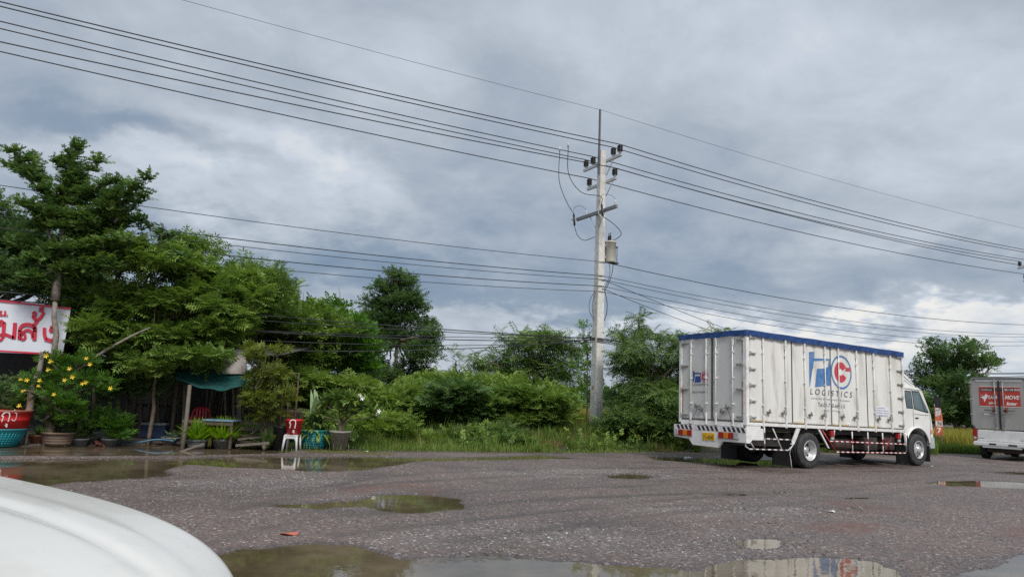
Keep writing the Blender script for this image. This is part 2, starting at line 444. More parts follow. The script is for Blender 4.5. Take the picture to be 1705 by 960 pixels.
e = stone.color_ramp.elements; e[0].color = (.05, .046, .046, 1); e[1].color = (.55, .53, .52, 1)
for p_, c_ in ((.30, (.082, .058, .050)), (.70, (.155, .113, .096)), (.95, (.24, .19, .165))):
    k = e.new(p_); k.color = (*c_, 1)
base = gmix(gmr(med, .30, .60, .45, .80), base, stone.outputs[0])
# pale stones
thr = gm_('SUBTRACT', .998, gm_('MULTIPLY', aw.outputs['Fac'], .04))
pale = gm_('GREATER_THAN', s2.outputs[1], thr)
base = gmix(gm_('MULTIPLY', pale, .65), base, (.50, .49, .47))
base = gmix(gm_('MULTIPLY', aw.outputs['Fac'], .10), base, (.34, .33, .33))
base = gmix(gm_('MULTIPLY', asn.outputs['Fac'], .75), base, (.135, .062, .042))
art = gn('ShaderNodeAttribute', attribute_name='rut')
base = gmix(gm_('MULTIPLY', art.outputs['Fac'], .62), base, (.105, .078, .064))
soilc = gmix(gmr(fine, .35, .65), (.045, .036, .025), (.095, .075, .05))
base = gmix(asl.outputs['Fac'], base, soilc)
sp = gn('ShaderNodeSeparateXYZ'); lk(pos, sp.inputs[0])
wet = gmr(sp.outputs[2], .010, -.016, 0, 1)
dampn = gmr(gnoise(.55, 7), .48, .62, 0, .62)
wetf = gm_('MAXIMUM', wet, dampn)
dark = gmix(wetf, base, (0, 0, 0)); 
dk = gn('ShaderNodeMix', data_type='RGBA', blend_type='MULTIPLY'); dk.inputs[0].default_value = 1.0
lk(base, dk.inputs[6]); gg = gn('ShaderNodeCombineColor')
wv = gm_('SUBTRACT', 1.0, gm_('MULTIPLY', wetf, .45))
for i in range(3): lk(wv, gg.inputs[i])
lk(gg.outputs[0], dk.inputs[7]); lk(dk.outputs[2], b_.inputs['Base Color'])
rg = gm_('SUBTRACT', .70, gm_('MULTIPLY', wetf, .38)); lk(rg, b_.inputs['Roughness'])
hgt = gm_('ADD', gm_('MULTIPLY', v1.outputs['Distance'], -1.2), gm_('ADD', gm_('MULTIPLY', v2.outputs['Distance'], -.9), gm_('MULTIPLY', fine, .6)))
bp = gn('ShaderNodeBump', Strength=.6, Distance=.012); lk(hgt, bp.inputs['Height']); lk(bp.outputs[0], b_.inputs['Normal'])
gm.materials.append(gmat)
go = bpy.data.objects.new('ground', gm); COL.objects.link(go); tag(go, 'brown grey wet gravel lot with shallow potholes', 'ground', kind='structure')

# muddy rain water lying in the hollows
wm, t_, b_ = new_mat('muddy_water'); nn = t_.nodes; lk = t_.links.new
b_.inputs['Roughness'].default_value = .02; b_.inputs['IOR'].default_value = 1.45
gc = gn('ShaderNodeNewGeometry'); mp = gn('ShaderNodeMapping'); mp.inputs['Scale'].default_value = (1., .45, 1.); lk(gc.outputs['Position'], mp.inputs[0])
n_ = gn('ShaderNodeTexNoise', Scale=9., Detail=3., Roughness=.5); lk(mp.outputs[0], n_.inputs['Vector'])
bp = gn('ShaderNodeBump', Strength=.05, Distance=.02); lk(n_.outputs[0], bp.inputs['Height']); lk(bp.outputs[0], b_.inputs['Normal'])
n2_ = gn('ShaderNodeTexNoise', Scale=.7, Detail=5., Roughness=.6); lk(gc.outputs['Position'], n2_.inputs['Vector']); lk(gmix(gmr(n2_.outputs[0], .4, .62), (.080, .060, .034), (.165, .125, .080)), b_.inputs['Base Color'])
MB().add([(-17, 2, WATER_Z), (24, 2, WATER_Z), (24, 34, WATER_Z), (-17, 34, WATER_Z)], [(0, 1, 2, 3)]).build('puddle_water', wm, label='shallow muddy rain water standing in the potholes', kind='structure')

# ------------------------------------------------------------------ loose stones (nobody could count them)
def scatter_mesh(name, V, F, m, attr=None, smooth=False, parent=None, **k):
    """V (n,k,3) copies of a k-vertex template, F (f,c) faces of the template, all c-gons"""
    n, kv, _ = V.shape; f, c = F.shape
    me = bpy.data.meshes.new(name); me.vertices.add(n * kv); me.vertices.foreach_set('co', V.reshape(-1).astype(np.float32))
    idx = (F[None] + (np.arange(n) * kv)[:, None, None]).reshape(-1).astype(np.int32)
    me.loops.add(n * f * c); me.loops.foreach_set('vertex_index', idx)
    me.polygons.add(n * f); me.polygons.foreach_set('loop_start', np.arange(n * f, dtype=np.int32) * c)
    if smooth: me.polygons.foreach_set('use_smooth', np.ones(n * f, bool))
    me.update(calc_edges=True)
    if attr is not None:
        a = me.attributes.new('v', 'FLOAT', 'POINT'); a.data.foreach_set('value', attr.reshape(-1).astype(np.float32))
    for q in (m if isinstance(m, (list, tuple)) else [m]): me.materials.append(q)
    o = bpy.data.objects.new(name, me); COL.objects.link(o)
    if parent is not None: o.parent = parent
    return tag(o, **k)
bmi = bmesh.new(); bmesh.ops.create_icosphere(bmi, subdivisions=1, radius=1.0); bmi.verts.index_update()
ICO = np.array([v.co[:] for v in bmi.verts]); ICF = np.array([[v.index for v in f.verts] for f in bmi.faces]); bmi.free()
def stones(n):
    yy = 5.5 + 13.5 * rng.random(n * 3) ** 1.6
    xx = (rng.random(n * 3) * 1.7 - .80) * yy
    w = np.zeros(n * 3)
    for p in WHITE: w = np.maximum(w, np.clip(.5 - (sdist(xx, yy, p) + .5 * fbm(xx * 1.2, yy * 1.2, 3, 60)) / 1.2, 0, 1))
    keep = rng.random(n * 3) < (.22 + .78 * w) * np.clip(.55 + 1.6 * fbm(xx * .9, yy * .9, 3, 61), .12, 1)
    xx, yy, w = xx[keep][:n], yy[keep][:n], w[keep][:n]; n = len(xx)
    z = ground_h(xx, yy); ok = z > WATER_Z - .010; xx, yy, z, w = xx[ok], yy[ok], z[ok], w[ok]; n = len(xx)
    sz = .004 + .012 * rng.random(n) ** 3 + .003 * w
    sc = sz[:, None] * rng.uniform(.6, 1.4, (n, 3)); sc[:, 2] *= .6
    V = ICO[None] * (1 + .25 * rng.normal(size=(n, 12, 1))) * sc[:, None, :]
    a = rng.random(n) * 6.28; c, s = np.cos(a)[:, None], np.sin(a)[:, None]
    V2 = V.copy(); V2[..., 0] = V[..., 0] * c - V[..., 1] * s; V2[..., 1] = V[..., 0] * s + V[..., 1] * c
    V2 += np.column_stack([xx, yy, z + sz * .15])[:, None, :]
    v = np.clip(.85 * rng.random(n) ** 2.8 + .35 * w * rng.random(n), 0, 1)
    return V2, np.repeat(v[:, None], 12, 1)
sm, t_, b_ = new_mat('stone_chips'); nn = t_.nodes; lk = t_.links.new
a_ = gn('ShaderNodeAttribute', attribute_name='v'); r_ = gn('ShaderNodeValToRGB'); lk(a_.outputs['Fac'], r_.inputs[0]); lk(r_.outputs[0], b_.inputs['Base Color'])
e = r_.color_ramp.elements; e[0].color = (.085, .072, .068, 1); e[1].color = (.52, .50, .46, 1); k = e.new(.62); k.color = (.17, .14, .125, 1)
b_.inputs['Roughness'].default_value = .6
V, A = stones(48000)
scatter_mesh('gravel', V, ICF, sm, A, label='loose grey and white gravel chips strewn over the lot', kind='stuff')

# ------------------------------------------------------------------ foliage machinery
def leafquad(base, tip, w, up=(0, 0, 1), bend=0.0):
    base, tip, up = map(np.array, (base, tip, up)); d = tip - base; s = np.cross(d, up).astype(float)
    s /= (np.linalg.norm(s) + 1e-9); m = base + d * .45 + np.array(up) * bend
    return [base, m + s * w, tip, m - s * w]
def T_broad(l=.12, w=.035, n=7, ln=.38):
    q = []
    for i in range(n):
        x = ln * (i + 1) / n; sgn = 1 if i % 2 else -1
        q += leafquad((x * .8, 0, 0), (x * .8 + l * .65, sgn * l * .75, (-.02 if i % 3 else .04)), w, bend=.012)
    q += leafquad((ln * .8, 0, 0), (ln * .8 + l, 0, -.02), w, bend=.012)
    return np.array(q)
def T_feather(ln=.42, n=6, l=.16, w=.020, droop=.16):
    q = []
    for i in range(n):
        x = ln * (i + .6) / n; z = -droop * (x / ln) ** 2
        for s in (1, -1):
            q += leafquad((x, 0, z), (x + l * .35, s * l, z - l * .25), w)
    q += leafquad((ln * .9, 0, -droop * .9), (ln + .1, 0, -droop * 1.3), w * 1.2)
    return np.array(q)
def T_tier(n=7, l=.075, w=.020):
    q = []
    for j, (ox, oz) in enumerate(((0, 0), (.11, .015), (.22, .03))):
        for i in range(n - j):
            a = 6.28 * i / (n - j) + j
            q += leafquad((ox, 0, oz), (ox + l * math.cos(a), l * math.sin(a), oz + .02), w, bend=.004)
    return np.array(q)
def T_blade(n=5, l=.5, w=.012):
    q = []
    for i in range(n):
        a = 6.28 * i / n + i; r = .10 + .09 * (i % 3); h = l * (.6 + .14 * (i % 4))
        q += leafquad((h * 0, .02 * math.cos(a), .02 * math.sin(a)), (h, r * math.cos(a), r * math.sin(a)), w, up=(0, math.sin(a), -math.cos(a)))
    return np.array(q)
TPL = {'broad': T_broad(), 'small': T_broad(.085, .024, 9, .34), 'feather': T_feather(), 'rain': T_feather(.34, 5, .14, .026, .05), 'tier': T_tier(), 'long': T_broad(.20, .024, 7, .34),
       'big': T_broad(.24, .07, 5, .30), 'blade': T_blade()}
def norm(a): return a / (np.linalg.norm(a, axis=-1, keepdims=True) + 1e-9)
def sprays(pos, d, up, sc, tpl):
    X = norm(d); Y = norm(np.cross(up, X)); Z = np.cross(X, Y)
    t = TPL[tpl]
    return pos[:, None, :] + sc[:, None, None] * (t[None, :, 0:1] * X[:, None] + t[None, :, 1:2] * Y[:, None] + t[None, :, 2:3] * Z[:, None])
def crown_from(lobes, tpl, dens, scale=1.0, updir=.35, droop=0.0, sub=9, flat=1.0, inner=.25, vb=.5, pad=1.0):
    """lobes: list of (centre, (rx,ry,rz)); returns leaf quads and colour values"""
    Vs, As = [], []
    for c, r in lobes:
        c = np.array(c); r = np.array(r)
        K = sub
        dd = norm(rng.normal(size=(K, 3)) * (1, 1, .8)); sc_ = c + dd * r * rng.uniform(.45, .98, (K, 1)); sr = r * rng.uniform(.28, .50, (K, 1)) * np.array([1.15, 1.15, pad])
        sc_ = np.vstack([sc_, c[None]]); sr = np.vstack([sr, (r * .75)[None]])
        vv = rng.normal(0, .13, K + 1)
        for j in range(K + 1):
            a = sr[j]; area = 4 * math.pi * (((a[0] * a[1]) ** 1.6 + (a[0] * a[2]) ** 1.6 + (a[1] * a[2]) ** 1.6) / 3) ** (1 / 1.6)
            n = max(3, int(area * dens * (inner * 2 if j == K else 1)))
            o = norm(rng.normal(size=(n, 3))); rad = rng.random((n, 1)) ** .5
            o[:, 2] = np.where(o[:, 2] < -.3, o[:, 2] * .6, o[:, 2])
            p = sc_[j] + o * rad * a
            d = o * (1, 1, flat) + rng.normal(0, .35, (n, 3)); d[:, 2] = d[:, 2] * .6 + updir - droop
            up = norm(np.array([0, 0, 1.0]) + rng.normal(0, .35, (n, 3)) + o * .3)
            s = scale * rng.uniform(.7, 1.3, n)
            V = sprays(p, d, up, s, tpl)
            Vs.append(V)
            v = vb + vv[j] + rng.normal(0, .10, n)
            A = np.repeat(v[:, None], V.shape[1], 1) + np.repeat(rng.normal(0, .08, (n, V.shape[1] // 4)), 4, 1)
            As.append(np.clip(A, 0, 1))
    V = np.vstack(Vs); A = np.vstack(As)
    return V.reshape(-1, 4, 3), A.reshape(-1, 4)
QF = np.array([[0, 1, 2, 3]])
def lobe_px(px, py, rx, ry, Y, dy=None):
    c = at(px, py, Y); s = Y / CAM_F
    return (tuple(c), (rx * s, (dy if dy else (rx + ry) / 2 * s * 1.1), ry * s))
bark = mat('bark', (.13, .10, .075), .85, .35, 9, bump=.6)
barkg = mat('grey_bark', (.22, .19, .16), .85, .35, 9, bump=.6)
LM = {
    'terminalia': leaf_mat('terminalia_leaf', (.040, .088, .028), (.080, .146, .038), (.165, .230, .048)),
    'rain': leaf_mat('rain_tree_leaf', (.065, .124, .027), (.134, .212, .042), (.240, .322, .062)),
    'dark': leaf_mat('dark_leaf', (.042, .090, .032), (.084, .146, .046), (.155, .225, .060)),
    'leuc': leaf_mat('leucaena_leaf', (.058, .110, .036), (.115, .185, .052), (.200, .285, .062)),
    'fresh': leaf_mat('fresh_leaf', (.050, .120, .018), (.095, .200, .025), (.180, .290, .040)),
    'yellow': leaf_mat('yellow_green_leaf', (.075, .110, .020), (.140, .180, .030), (.240, .230, .050)),
    'grass': leaf_mat('grass_blade', (.055, .110, .018), (.105, .175, .028), (.210, .240, .060)),
    'straw': leaf_mat('straw_blade', (.160, .170, .030), (.300, .270, .050), (.420, .360, .100)),
    'varieg': leaf_mat('pale_veined_leaf', (.06, .15, .05), (.12, .25, .09), (.40, .50, .28)),
}
def limb_path(a, b, wob, n=6):
    a, b = Vector(a), Vector(b); pts = []
    for i in range(n + 1):
        t = i / n; p = a.lerp(b, t)
        k = math.sin(t * math.pi)
        pts.append(p + Vector((random.gauss(0, wob) * k, random.gauss(0, wob) * k, (b - a).length * .06 * k)))
    return pts
def tree(name, label, cat, base, fork, lobes, lm, tpl, dens, tr=.12, bm=None, group=None, scale=1.0, nlimb=None, trunkpaths=None, **kw):
    base = Vector(base)
    root = empty(name, base, label=label, cat=cat, group=group)
    inv = Matrix.Translation(-base)
    tb = MB()
    fork = Vector(fork)
    tb.tube(limb_path(base - Vector((0, 0, .1)), fork, tr * .5, 7), [tr * (1.15 - .45 * i / 7) for i in range(8)], 9)
    for tp in (trunkpaths or []): tb.tube(*tp)
    lb = lobes if nlimb is None else random.sample(lobes, min(nlimb, len(lobes)))
    for c, r in lb:
        c = Vector(c)
        tb.tube(limb_path(fork, c, .12, 6), [tr * .5 * (1 - .85 * i / 6) + .008 for i in range(7)], 6)
        for _ in range(3):
            q = c + Vector((random.uniform(-1, 1) * r[0], random.uniform(-1, 1) * r[1], random.uniform(-.2, .9) * r[2])) * .8
            st_ = fork.lerp(c, random.uniform(.5, .9)); tb.tube(limb_path(st_, q, .05, 4), [tr * .2 * (1 - .2 * i) + .005 for i in range(5)], 5)
    tb.build('trunk', bm or bark, root, T=inv)
    V, A = crown_from(lobes, tpl, dens, scale, **kw)
    V = V - np.array(base)[None, None]
    scatter_mesh('crown', V, QF, LM[lm], A, parent=root)
    return root
# ------------------------------------------------------------------ shared paints
WHITE_P = mat('white_truck_paint', (.72, .705, .66), .42, .07, 3, dirt=(.40, .365, .30), dirt_amt=.85, dirt_scale=2.8, stretch=(1, 1, .22))
WHITE_R = mat('white_rail_paint', (.74, .73, .71), .5, .08, 6, dirt=(.38, .30, .22), dirt_amt=.6, dirt_scale=4)
GREY_R = mat('rear_door_paint', (.62, .61, .58), .5, .05, 3, dirt=(.40, .38, .32), dirt_amt=.5, dirt_scale=1.6, stretch=(1, 1, .4))
STEEL = mat('galvanised_steel', (.56, .56, .55), .4, .12, 20, metal=.5)
DARK = mat('dark_rubber', (.022, .022, .023), .75, .2, 12)
BLACK = mat('black_plastic', (.025, .025, .027), .45, .2, 12)
TYRE = mat('tyre_rubber', (.034, .034, .036), .8, .25, 10, dirt=(.14, .11, .09), dirt_amt=.35, dirt_scale=5)
CHASSIS = mat('dirty_chassis', (.035, .03, .028), .8, .4, 6, dirt=(.10, .07, .05), dirt_amt=.6)
RUST = mat('rusty_edge', (.42, .25, .10), .8, .4, 14)
REDLENS = mat('red_lens', (.33, .025, .022), .2, .1, 10)
ORLENS = mat('orange_lens', (.62, .20, .03), .2, .1, 10)
CLLENS = mat('clear_lens', (.42, .43, .42), .15, .1, 10)
GLASS = mat('dark_window_glass', (.11, .15, .16), .06, .3, 2, spec=.8)
BLUE_T = mat('blue_tarpaulin', (.013, .052, .18), .55, .45, 5, bump=.6)
LOGO_B = mat('faded_blue_print', (.075, .185, .40), .5, .18, 8, dirt=(.40, .44, .50), dirt_amt=.35, dirt_scale=5)
LOGO_R = mat('faded_red_print', (.50, .055, .075), .5, .18, 8)
INK = mat('grey_print', (.10, .11, .14), .6, .2, 8)
INKL = mat('faded_print', (.34, .34, .36), .6, .2, 8)
YELP = mat('yellow_plate', (.72, .42, .02), .4, .1, 8)
REDP = mat('red_tube_paint', (.34, .03, .035), .5, .3, 8)
WOOD_D = mat('dark_old_wood', (.085, .062, .045), .85, .35, 6, stretch=(1, 1, 8))
WOOD_L = mat('grey_weathered_wood', (.13, .11, .085), .85, .3, 6, stretch=(1, 1, 8))

def wheel(parent, s, w, r=.495, width=.26, side=-1, deep=False, T=None):
    """wheel as tyre + rim; side -1 shows its face towards -w"""
    root = bpy.data.objects.new('wheel', None); COL.objects.link(root); root.parent = parent; root.location = (s, w, r)
    o = side
    rr = r * .56
    m = MB()
    pf = [(rr, 0), (rr * 1.02, .012), (r * .72, -.012), (r * .90, -.006), (r * .965, .012), (r, .045), (r, width * .33), (r * .985, width * .34), (r * .985, width * .37), (r, width * .38), (r, width * .62), (r * .985, width * .63), (r * .985, width * .66), (r, width * .67), (r, width - .045), (r * .96, width - .01), (r * .72, width), (rr, width - .01)]
    m.lathe([(a, -o * b) for a, b in pf], 'y', n=40)
    m.build('tyre', TYRE, root)
    m = MB()
    if deep:
        prof = [(rr, .0), (rr * 1.03, -.012), (rr * .97, -.014), (rr * .93, .03), (rr * .80, .05), (rr * .78, .17), (rr * .60, .185), (rr * .52, .16), (rr * .34, .15), (rr * .33, .10), (rr * .12, .09), (.0, .09)]
        hol, hz, hr = rr * .68, .172, .028
    else:
        prof = [(rr, .0), (rr * 1.03, -.012), (rr * .95, -.014), (rr * .90, .03), (rr * .82, .06), (rr * .70, .045), (rr * .55, .015), (rr * .42, .012), (rr * .40, -.03), (rr * .30, -.05), (rr * .1, -.055), (0, -.055)]
        hol, hz, hr = rr * .72, .040, .030
    m.lathe([(a, -o * b) for a, b in prof], 'y', n=40)
    RIM = mat('steel_rim', (.50, .50, .50), .38, .2, 12, metal=.35, dirt=(.22, .16, .12), dirt_amt=.5, dirt_scale=9)
    m.build('rim', RIM, root)
    m = MB()
    for k in range(8):
        a = 2 * math.pi * k / 8
        m.lathe([(0, -o * (hz - .012)), (hr * (1.2 if deep else 1), -o * (hz - .012)), (hr, -o * (hz + .01))], 'y', c=(hol * math.cos(a), 0, hol * math.sin(a)), n=10)
    m.build('rim_hole', BLACK, root)
    m = MB()
    for k in range(8):
        a = 2 * math.pi * (k + .5) / 8; q = rr * (.43 if deep else .50); z0 = (.155 if deep else .015)
        m.lathe([(.013, -o * z0), (.013, -o * (z0 - .03)), (0, -o * (z0 - .03))], 'y', c=(q * math.cos(a), 0, q * math.sin(a)), n=6, smooth=False)
    m.build('wheel_nut', STEEL, root)
    return root

# ------------------------------------------------------------------ the box truck
TK_O, TK_H = Vector((6.2941, 19.3035, 0)), R(31.33)
truck = empty('cargo_truck', TK_O, TK_H, label='large white box truck with blue tarpaulin top, logistics lettering and cab facing right', cat='truck')
TL, TW, ZB, ZT = 7.35, 2.4865, 1.156, 3.60
TT = Matrix.Rotation(.017, 4, 'Y') @ Matrix.Rotation(-.0103, 4, 'X')    # resting nose slightly down
def tk(mb, name, mats, parent=None, **k): return mb.build(name, mats, parent or truck, T=TT, **k)
m = MB(); m.box(.05, TL - .03, .045, TW - .045, ZB + .06, ZT)
body = tk(m, 'cargo_box', [WHITE_P])
# frame: posts, rails
m = MB()
m.box(0, .12, 0, .12, ZB, ZT + .03, bev=.008); m.box(0, .09, TW - .10, TW, ZB, ZT + .03, bev=.008)
m.box(TL - .10, TL, 0, .10, ZB, ZT + .03, bev=.008); m.box(TL - .10, TL, TW - .1, TW, ZB, ZT + .03, bev=.008)
m.box(.122, TL - .102, .0, .10, ZB, ZB + .085, bev=.006); m.box(.122, TL - .102, TW - .1, TW, ZB, ZB + .085, bev=.006)
m.box(.122, TL - .102, .0, .08, ZT - .06, ZT + .03, bev=.006)
m.box(-.01, .08, .122, TW - .102, ZB - .06, ZB + .07, bev=.006)
tk(m, 'body_frame', [WHITE_R])
# dark grime line where the doors meet the sill, and rubber seams
m = MB(); m.box(.123, TL - .103, .035, .05, ZB + .086, ZB + .115); m.box(.02, .05, .122, TW - .102, ZB + .071, ZB + .12)
tk(m, 'door_seal', [mat('grimy_seal', (.13, .115, .09), .9, .4, 10)])
for s in (1.90, 3.64, 5.40):
    m = MB(); m.box(s - .022, s + .022, .028, .05, ZB + .1, ZT - .062); tk(m, 'rubber_seam', [mat('seam_rubber', (.10, .10, .095), .8, .3, 10)])
m = MB(); m.box(.02, .055, 1.195, 1.255, ZB + .1, ZT); tk(m, 'rear_seam', [mat('seam_rubber', (.10, .10, .095), .8, .3, 10)])
# side door leaves as slightly proud panels
edges = [.16, 1.878, 1.922, 3.618, 3.662, 5.378, 5.422, TL - .13]
for i in range(0, 8, 2):
    a, b = edges[i], edges[i + 1]
    m = MB(); m.box(a, b, .032, .05, ZB + .12, ZT - .07, bev=.005)
    m.box(a + .01, b - .01, .026, .034, ZB + .125, ZB + .20)
    d = tk(m, 'side_door', [WHITE_P])
    m = MB(); m.box(a + .015, a + (b - a) * random.uniform(.3, .55), .0245, .0262, ZB + .118, ZB + .15)
    tk(m, 'rust_streak', [mat('ochre_rust', (.48, .34, .16), .85, .35, 14)], d)
for a, b, lab in ((.13, 1.19, None), (1.26, TW - .13, None)):
    m = MB(); m.box(.030, .05, a, b, ZB + .12, ZT - .03, bev=.005)
    d = tk(m, 'rear_door', [GREY_R])
    for q in (((a, a + .05, ZB + .15, ZB + 1.15), (a, a + .04, ZT - .55, ZT - .1)) if a < 1 else ((b - .035, b, ZB + .2, ZB + 1.05),)):
        m = MB(); m.box(.024, .031, *q); tk(m, 'rust_strip', [RUST], d)
def rod(p, ax):
    """vertical lock rod with brackets; p is the position along the side (ax 's') or across the rear (ax 'w')"""
    m = MB()
    P = (lambda a, b, z: (a, b, z)) if ax == 's' else (lambda a, b, z: (b, a, z))
    off = -.012
    m.tube([P(p, off, ZB - .02), P(p, off, ZT - .05)], .014, 8)
    for z in (ZB + .55, ZB + 1.25, ZB + 1.95):
        if ax == 's': m.box(p - .03, p + .03, off - .018, .035, z - .02, z + .02, bev=.006)
        else: m.box(off - .018, .035, p - .03, p + .03, z - .02, z + .02, bev=.006)
    for z0, z1 in ((ZB - .03, ZB + .30), (ZT - .32, ZT - .06)):
        if ax == 's': m.box(p - .026, p + .026, off - .016, .02, z0, z1, bev=.006)
        else: m.box(off - .016, .02, p - .026, p + .026, z0, z1, bev=.006)
    r_ = tk(m, 'lock_rod', [WHITE_R])
    m = MB()
    if ax == 's': m.box(p - .016, p + .016, off - .018, .03, ZB - .055, ZB - .02)
    else: m.box(off - .018, .03, p - .016, p + .016, ZB - .075, ZB - .035)
    tk(m, 'rod_foot', [BLACK], r_)
for s in (.66, 1.59, 2.42, 3.33, 3.97, 4.85, 5.72, 6.60): rod(s, 's')
for w in (.46, 1.06, 1.42, 2.00): rod(w, 'w')
def handle(s, w, z, ax='s', sg=1):
    m = MB()
    if ax == 's':
        m.box(s - .15 if sg > 0 else s - .02, s + .02 if sg > 0 else s + .15, -.045, -.022, z - .012, z + .012, bev=.005)
        m.box(s - .05, s + .05, -.05, .03, z - .03, z + .03, bev=.008); m.box(s - .012, s + .012, -.05, -.02, z, z + .085)
    else:
        m.box(-.045, -.022, w - .15 if sg > 0 else w - .03, w + .03 if sg > 0 else w + .15, z - .012, z + .012, bev=.005)
        m.box(-.05, .03, w - .04, w + .04, z - .035, z + .035, bev=.008); m.box(-.05, -.02, w - .012, w + .012, z, z + .09)
    tk(m, 'door_handle', [mat('worn_handle', (.20, .19, .18), .6, .3, 12)])
for s, g_ in ((.88, 1), (1.47, 1), (2.64, 1), (3.21, 1), (4.12, 1), (4.72, 1), (5.90, 1), (6.45, 1)): handle(s, 0, ZB + .37, 's', g_)
handle(0, 1.80, ZB + .47, 'w'); handle(0, 1.60, ZB + .38, 'w', -1); handle(0, .66, ZB + .45, 'w'); handle(0, .85, ZB + .33, 'w', 1)
def hinge(s, w, z, ax, sg=1):
    m = MB()
    if ax == 's':
        a, b = (s, s + .24) if sg > 0 else (s - .22, s)
        m.box(a, b, -.02, .03, z - .022, z + .022, bev=.01); m.box(s - .03, s + .03, -.035, .02, z - .045, z + .045, bev=.01)
    else:
        a, b = (w, w + .24) if sg > 0 else (w - .24, w)
        m.box(-.02, .03, a, b, z - .02, z + .02, bev=.01); m.box(-.03, .03, w - .03, w + .03, z - .045, z + .045, bev=.01)
    tk(m, 'hinge', [mat('hinge_metal', (.42, .42, .39), .55, .25, 12, metal=.3)])
for i in range(6):
    z = ZB + .22 + i * .425
    hinge(.14, 0, z, 's'); hinge(TL - .14, 0, z, 's', -1)
for z in (ZB + .22, ZB + .95, ZB + 1.62, ZB + 2.28): hinge(0, .12, z, 'w'); hinge(0, TW - .12, z, 'w', -1)
for pts in (((.45, 1.10), (.62, 1.52), (.85, 1.48)), ((1.40, 1.14), (1.62, 1.58)), ((1.98, 1.12), (1.62, 1.58))):
    m = MB(); m.tube([(-.035, w, z + .08) for w, z in pts], .007, 6); tk(m, 'door_strap', [BLACK])
# blue tarpaulin: sagging top and a ruffled skirt
m = MB()
per = []
nS, nW = 90, 30
for i in range(nS): per.append((TL * i / nS, 0, 0, -1, TL * i / nS))
for i in range(nW): per.append((TL, TW * i / nW, 1, 0, 20 + TW * i / nW))
for i in range(nS): per.append((TL * (1 - i / nS), TW, 0, 1, 40 + TL * i / nS))
for i in range(nW): per.append((0, TW * (1 - i / nW), -1, 0, 60 + TW * i / nW))
rows = []
for j in range(5):
    row = []
    for (s, w, ns, nw, q) in per:
        drop = .155 + .008 * abs(math.sin(q * 3.6)) + .006 * math.sin(q * 9.1 + 1) + .004 * math.sin(q * 23)
        t = j / 4
        out = .022 + .012 * math.sin(q * 17 + t * 3) * t + .008 * math.sin(q * 31) * t + .012
        z = ZT + .085 + .004 * math.sin(q * 5) - drop * t
        row.append((s + ns * out, w + nw * out, z))
    rows.append(row)
npz = len(per); V = [p for r_ in rows for p in r_]; F = []
for j in range(4):
    for i in range(npz): F.append((j * npz + i, j * npz + (i + 1) % npz, (j + 1) * npz + (i + 1) % npz, (j + 1) * npz + i))
c0 = len(V)
for i in range(0, 25):
    for k in range(9):
        s, w = TL * (i + .0) / 24, TW * k / 8
        V.append((min(max(s, .03), TL - .03), min(max(w, .03), TW - .03), ZT + .075 + .03 * math.sin(math.pi * k / 8) * (.6 + .4 * math.sin(i * 1.7))))
for i in range(24):
    for k in range(8): F.append((c0 + i * 9 + k, c0 + (i + 1) * 9 + k, c0 + (i + 1) * 9 + k + 1, c0 + i * 9 + k + 1))
m.add(V, F, 0, True); tk(m, 'tarpaulin', [BLUE_T])
# printed logo on the side; coordinates read in a 6 px grid on the panel: s = s0 + (x-108)/206, z = z0 - (y-...)/...
def LP(x, y): return (2.66 + (x - 108) / 220.0, 3.31 - (y - 145) / 338.0 + (x - 108) / 220.0 * .155 )
for pts, mm in (([(108, 145), (165, 150), (150, 300), (140, 322), (113, 480), (108, 480)], LOGO_B), ([(160, 213), (322, 237), (322, 254), (157, 240)], LOGO_B),
                ([(185, 318), (262, 324), (300, 314), (306, 254), (322, 256), (322, 500), (162, 492)], LOGO_B)):
    mb = MB(); mb.prism([LP(*p) for p in pts], 'y', .0285, .034); tk(mb, 'logo', [mm])
def LQ(x, y): return (x, y + x * .017 - .0)
def ring(cs, cz, r0, r1, a0, a1, mm, y0=.0275, name='logo', n=48, sx=1.0):
    mb = MB(); A = [a0 + (a1 - a0) * i / n for i in range(n + 1)]
    V = []
    for a in A:
        for r_ in (r0, r1):
            V.append((cs + sx * r_ * math.cos(a), y0, cz + r_ * math.sin(a)))
    mb.add(V, [(2 * i, 2 * i + 1, 2 * i + 3, 2 * i + 2) for i in range(n)], 0); tk(mb, name, [mm])
cz_ = 2.76 + 4.15 * .017
ring(4.15, cz_, .44, .50, 0, 2 * math.pi, LOGO_B)
ring(4.12, cz_, .10, .30, R(30), R(332), LOGO_R, .0262)
mb = MB(); mb.prism([(4.33, cz_ + .045), (4.37, cz_ + .15), (4.58, cz_ + .17), (4.605, cz_ + .05)], 'y', .0258, .0268); tk(mb, 'logo', [LOGO_R])
def side_text(body, s0, z0, w, h, mm, **k): return text_obj('lettering', body, w, h, mm, truck, (s0, .0268, z0), (1, 0, .0), (0, 0, 1), T=TT, depth=.002, **k)
side_text('L O G I S T I C S', 2.68, 2.05 + .06, 1.97, .165, INK, shear=.2, bold=.006)
side_text('complete & distribution & system', 2.72, 1.905 + .06, 1.80, .075, INKL, shear=.1)
side_text('Tel.02-710-6691-5', 3.02, 1.72 + .06, 1.25, .11, INK, shear=.1)
side_text('บริษัท ทีจี จำกัด', 3.25, 1.60 + .06, .8, .06, INKL)
mb = MB(); mb.box(5.84, 6.52, .0262, .0285, 1.52 + .1, 1.82 + .1); tk(mb, 'address_panel', [mat('pale_sticker', (.70, .70, .72), .5, .05)])
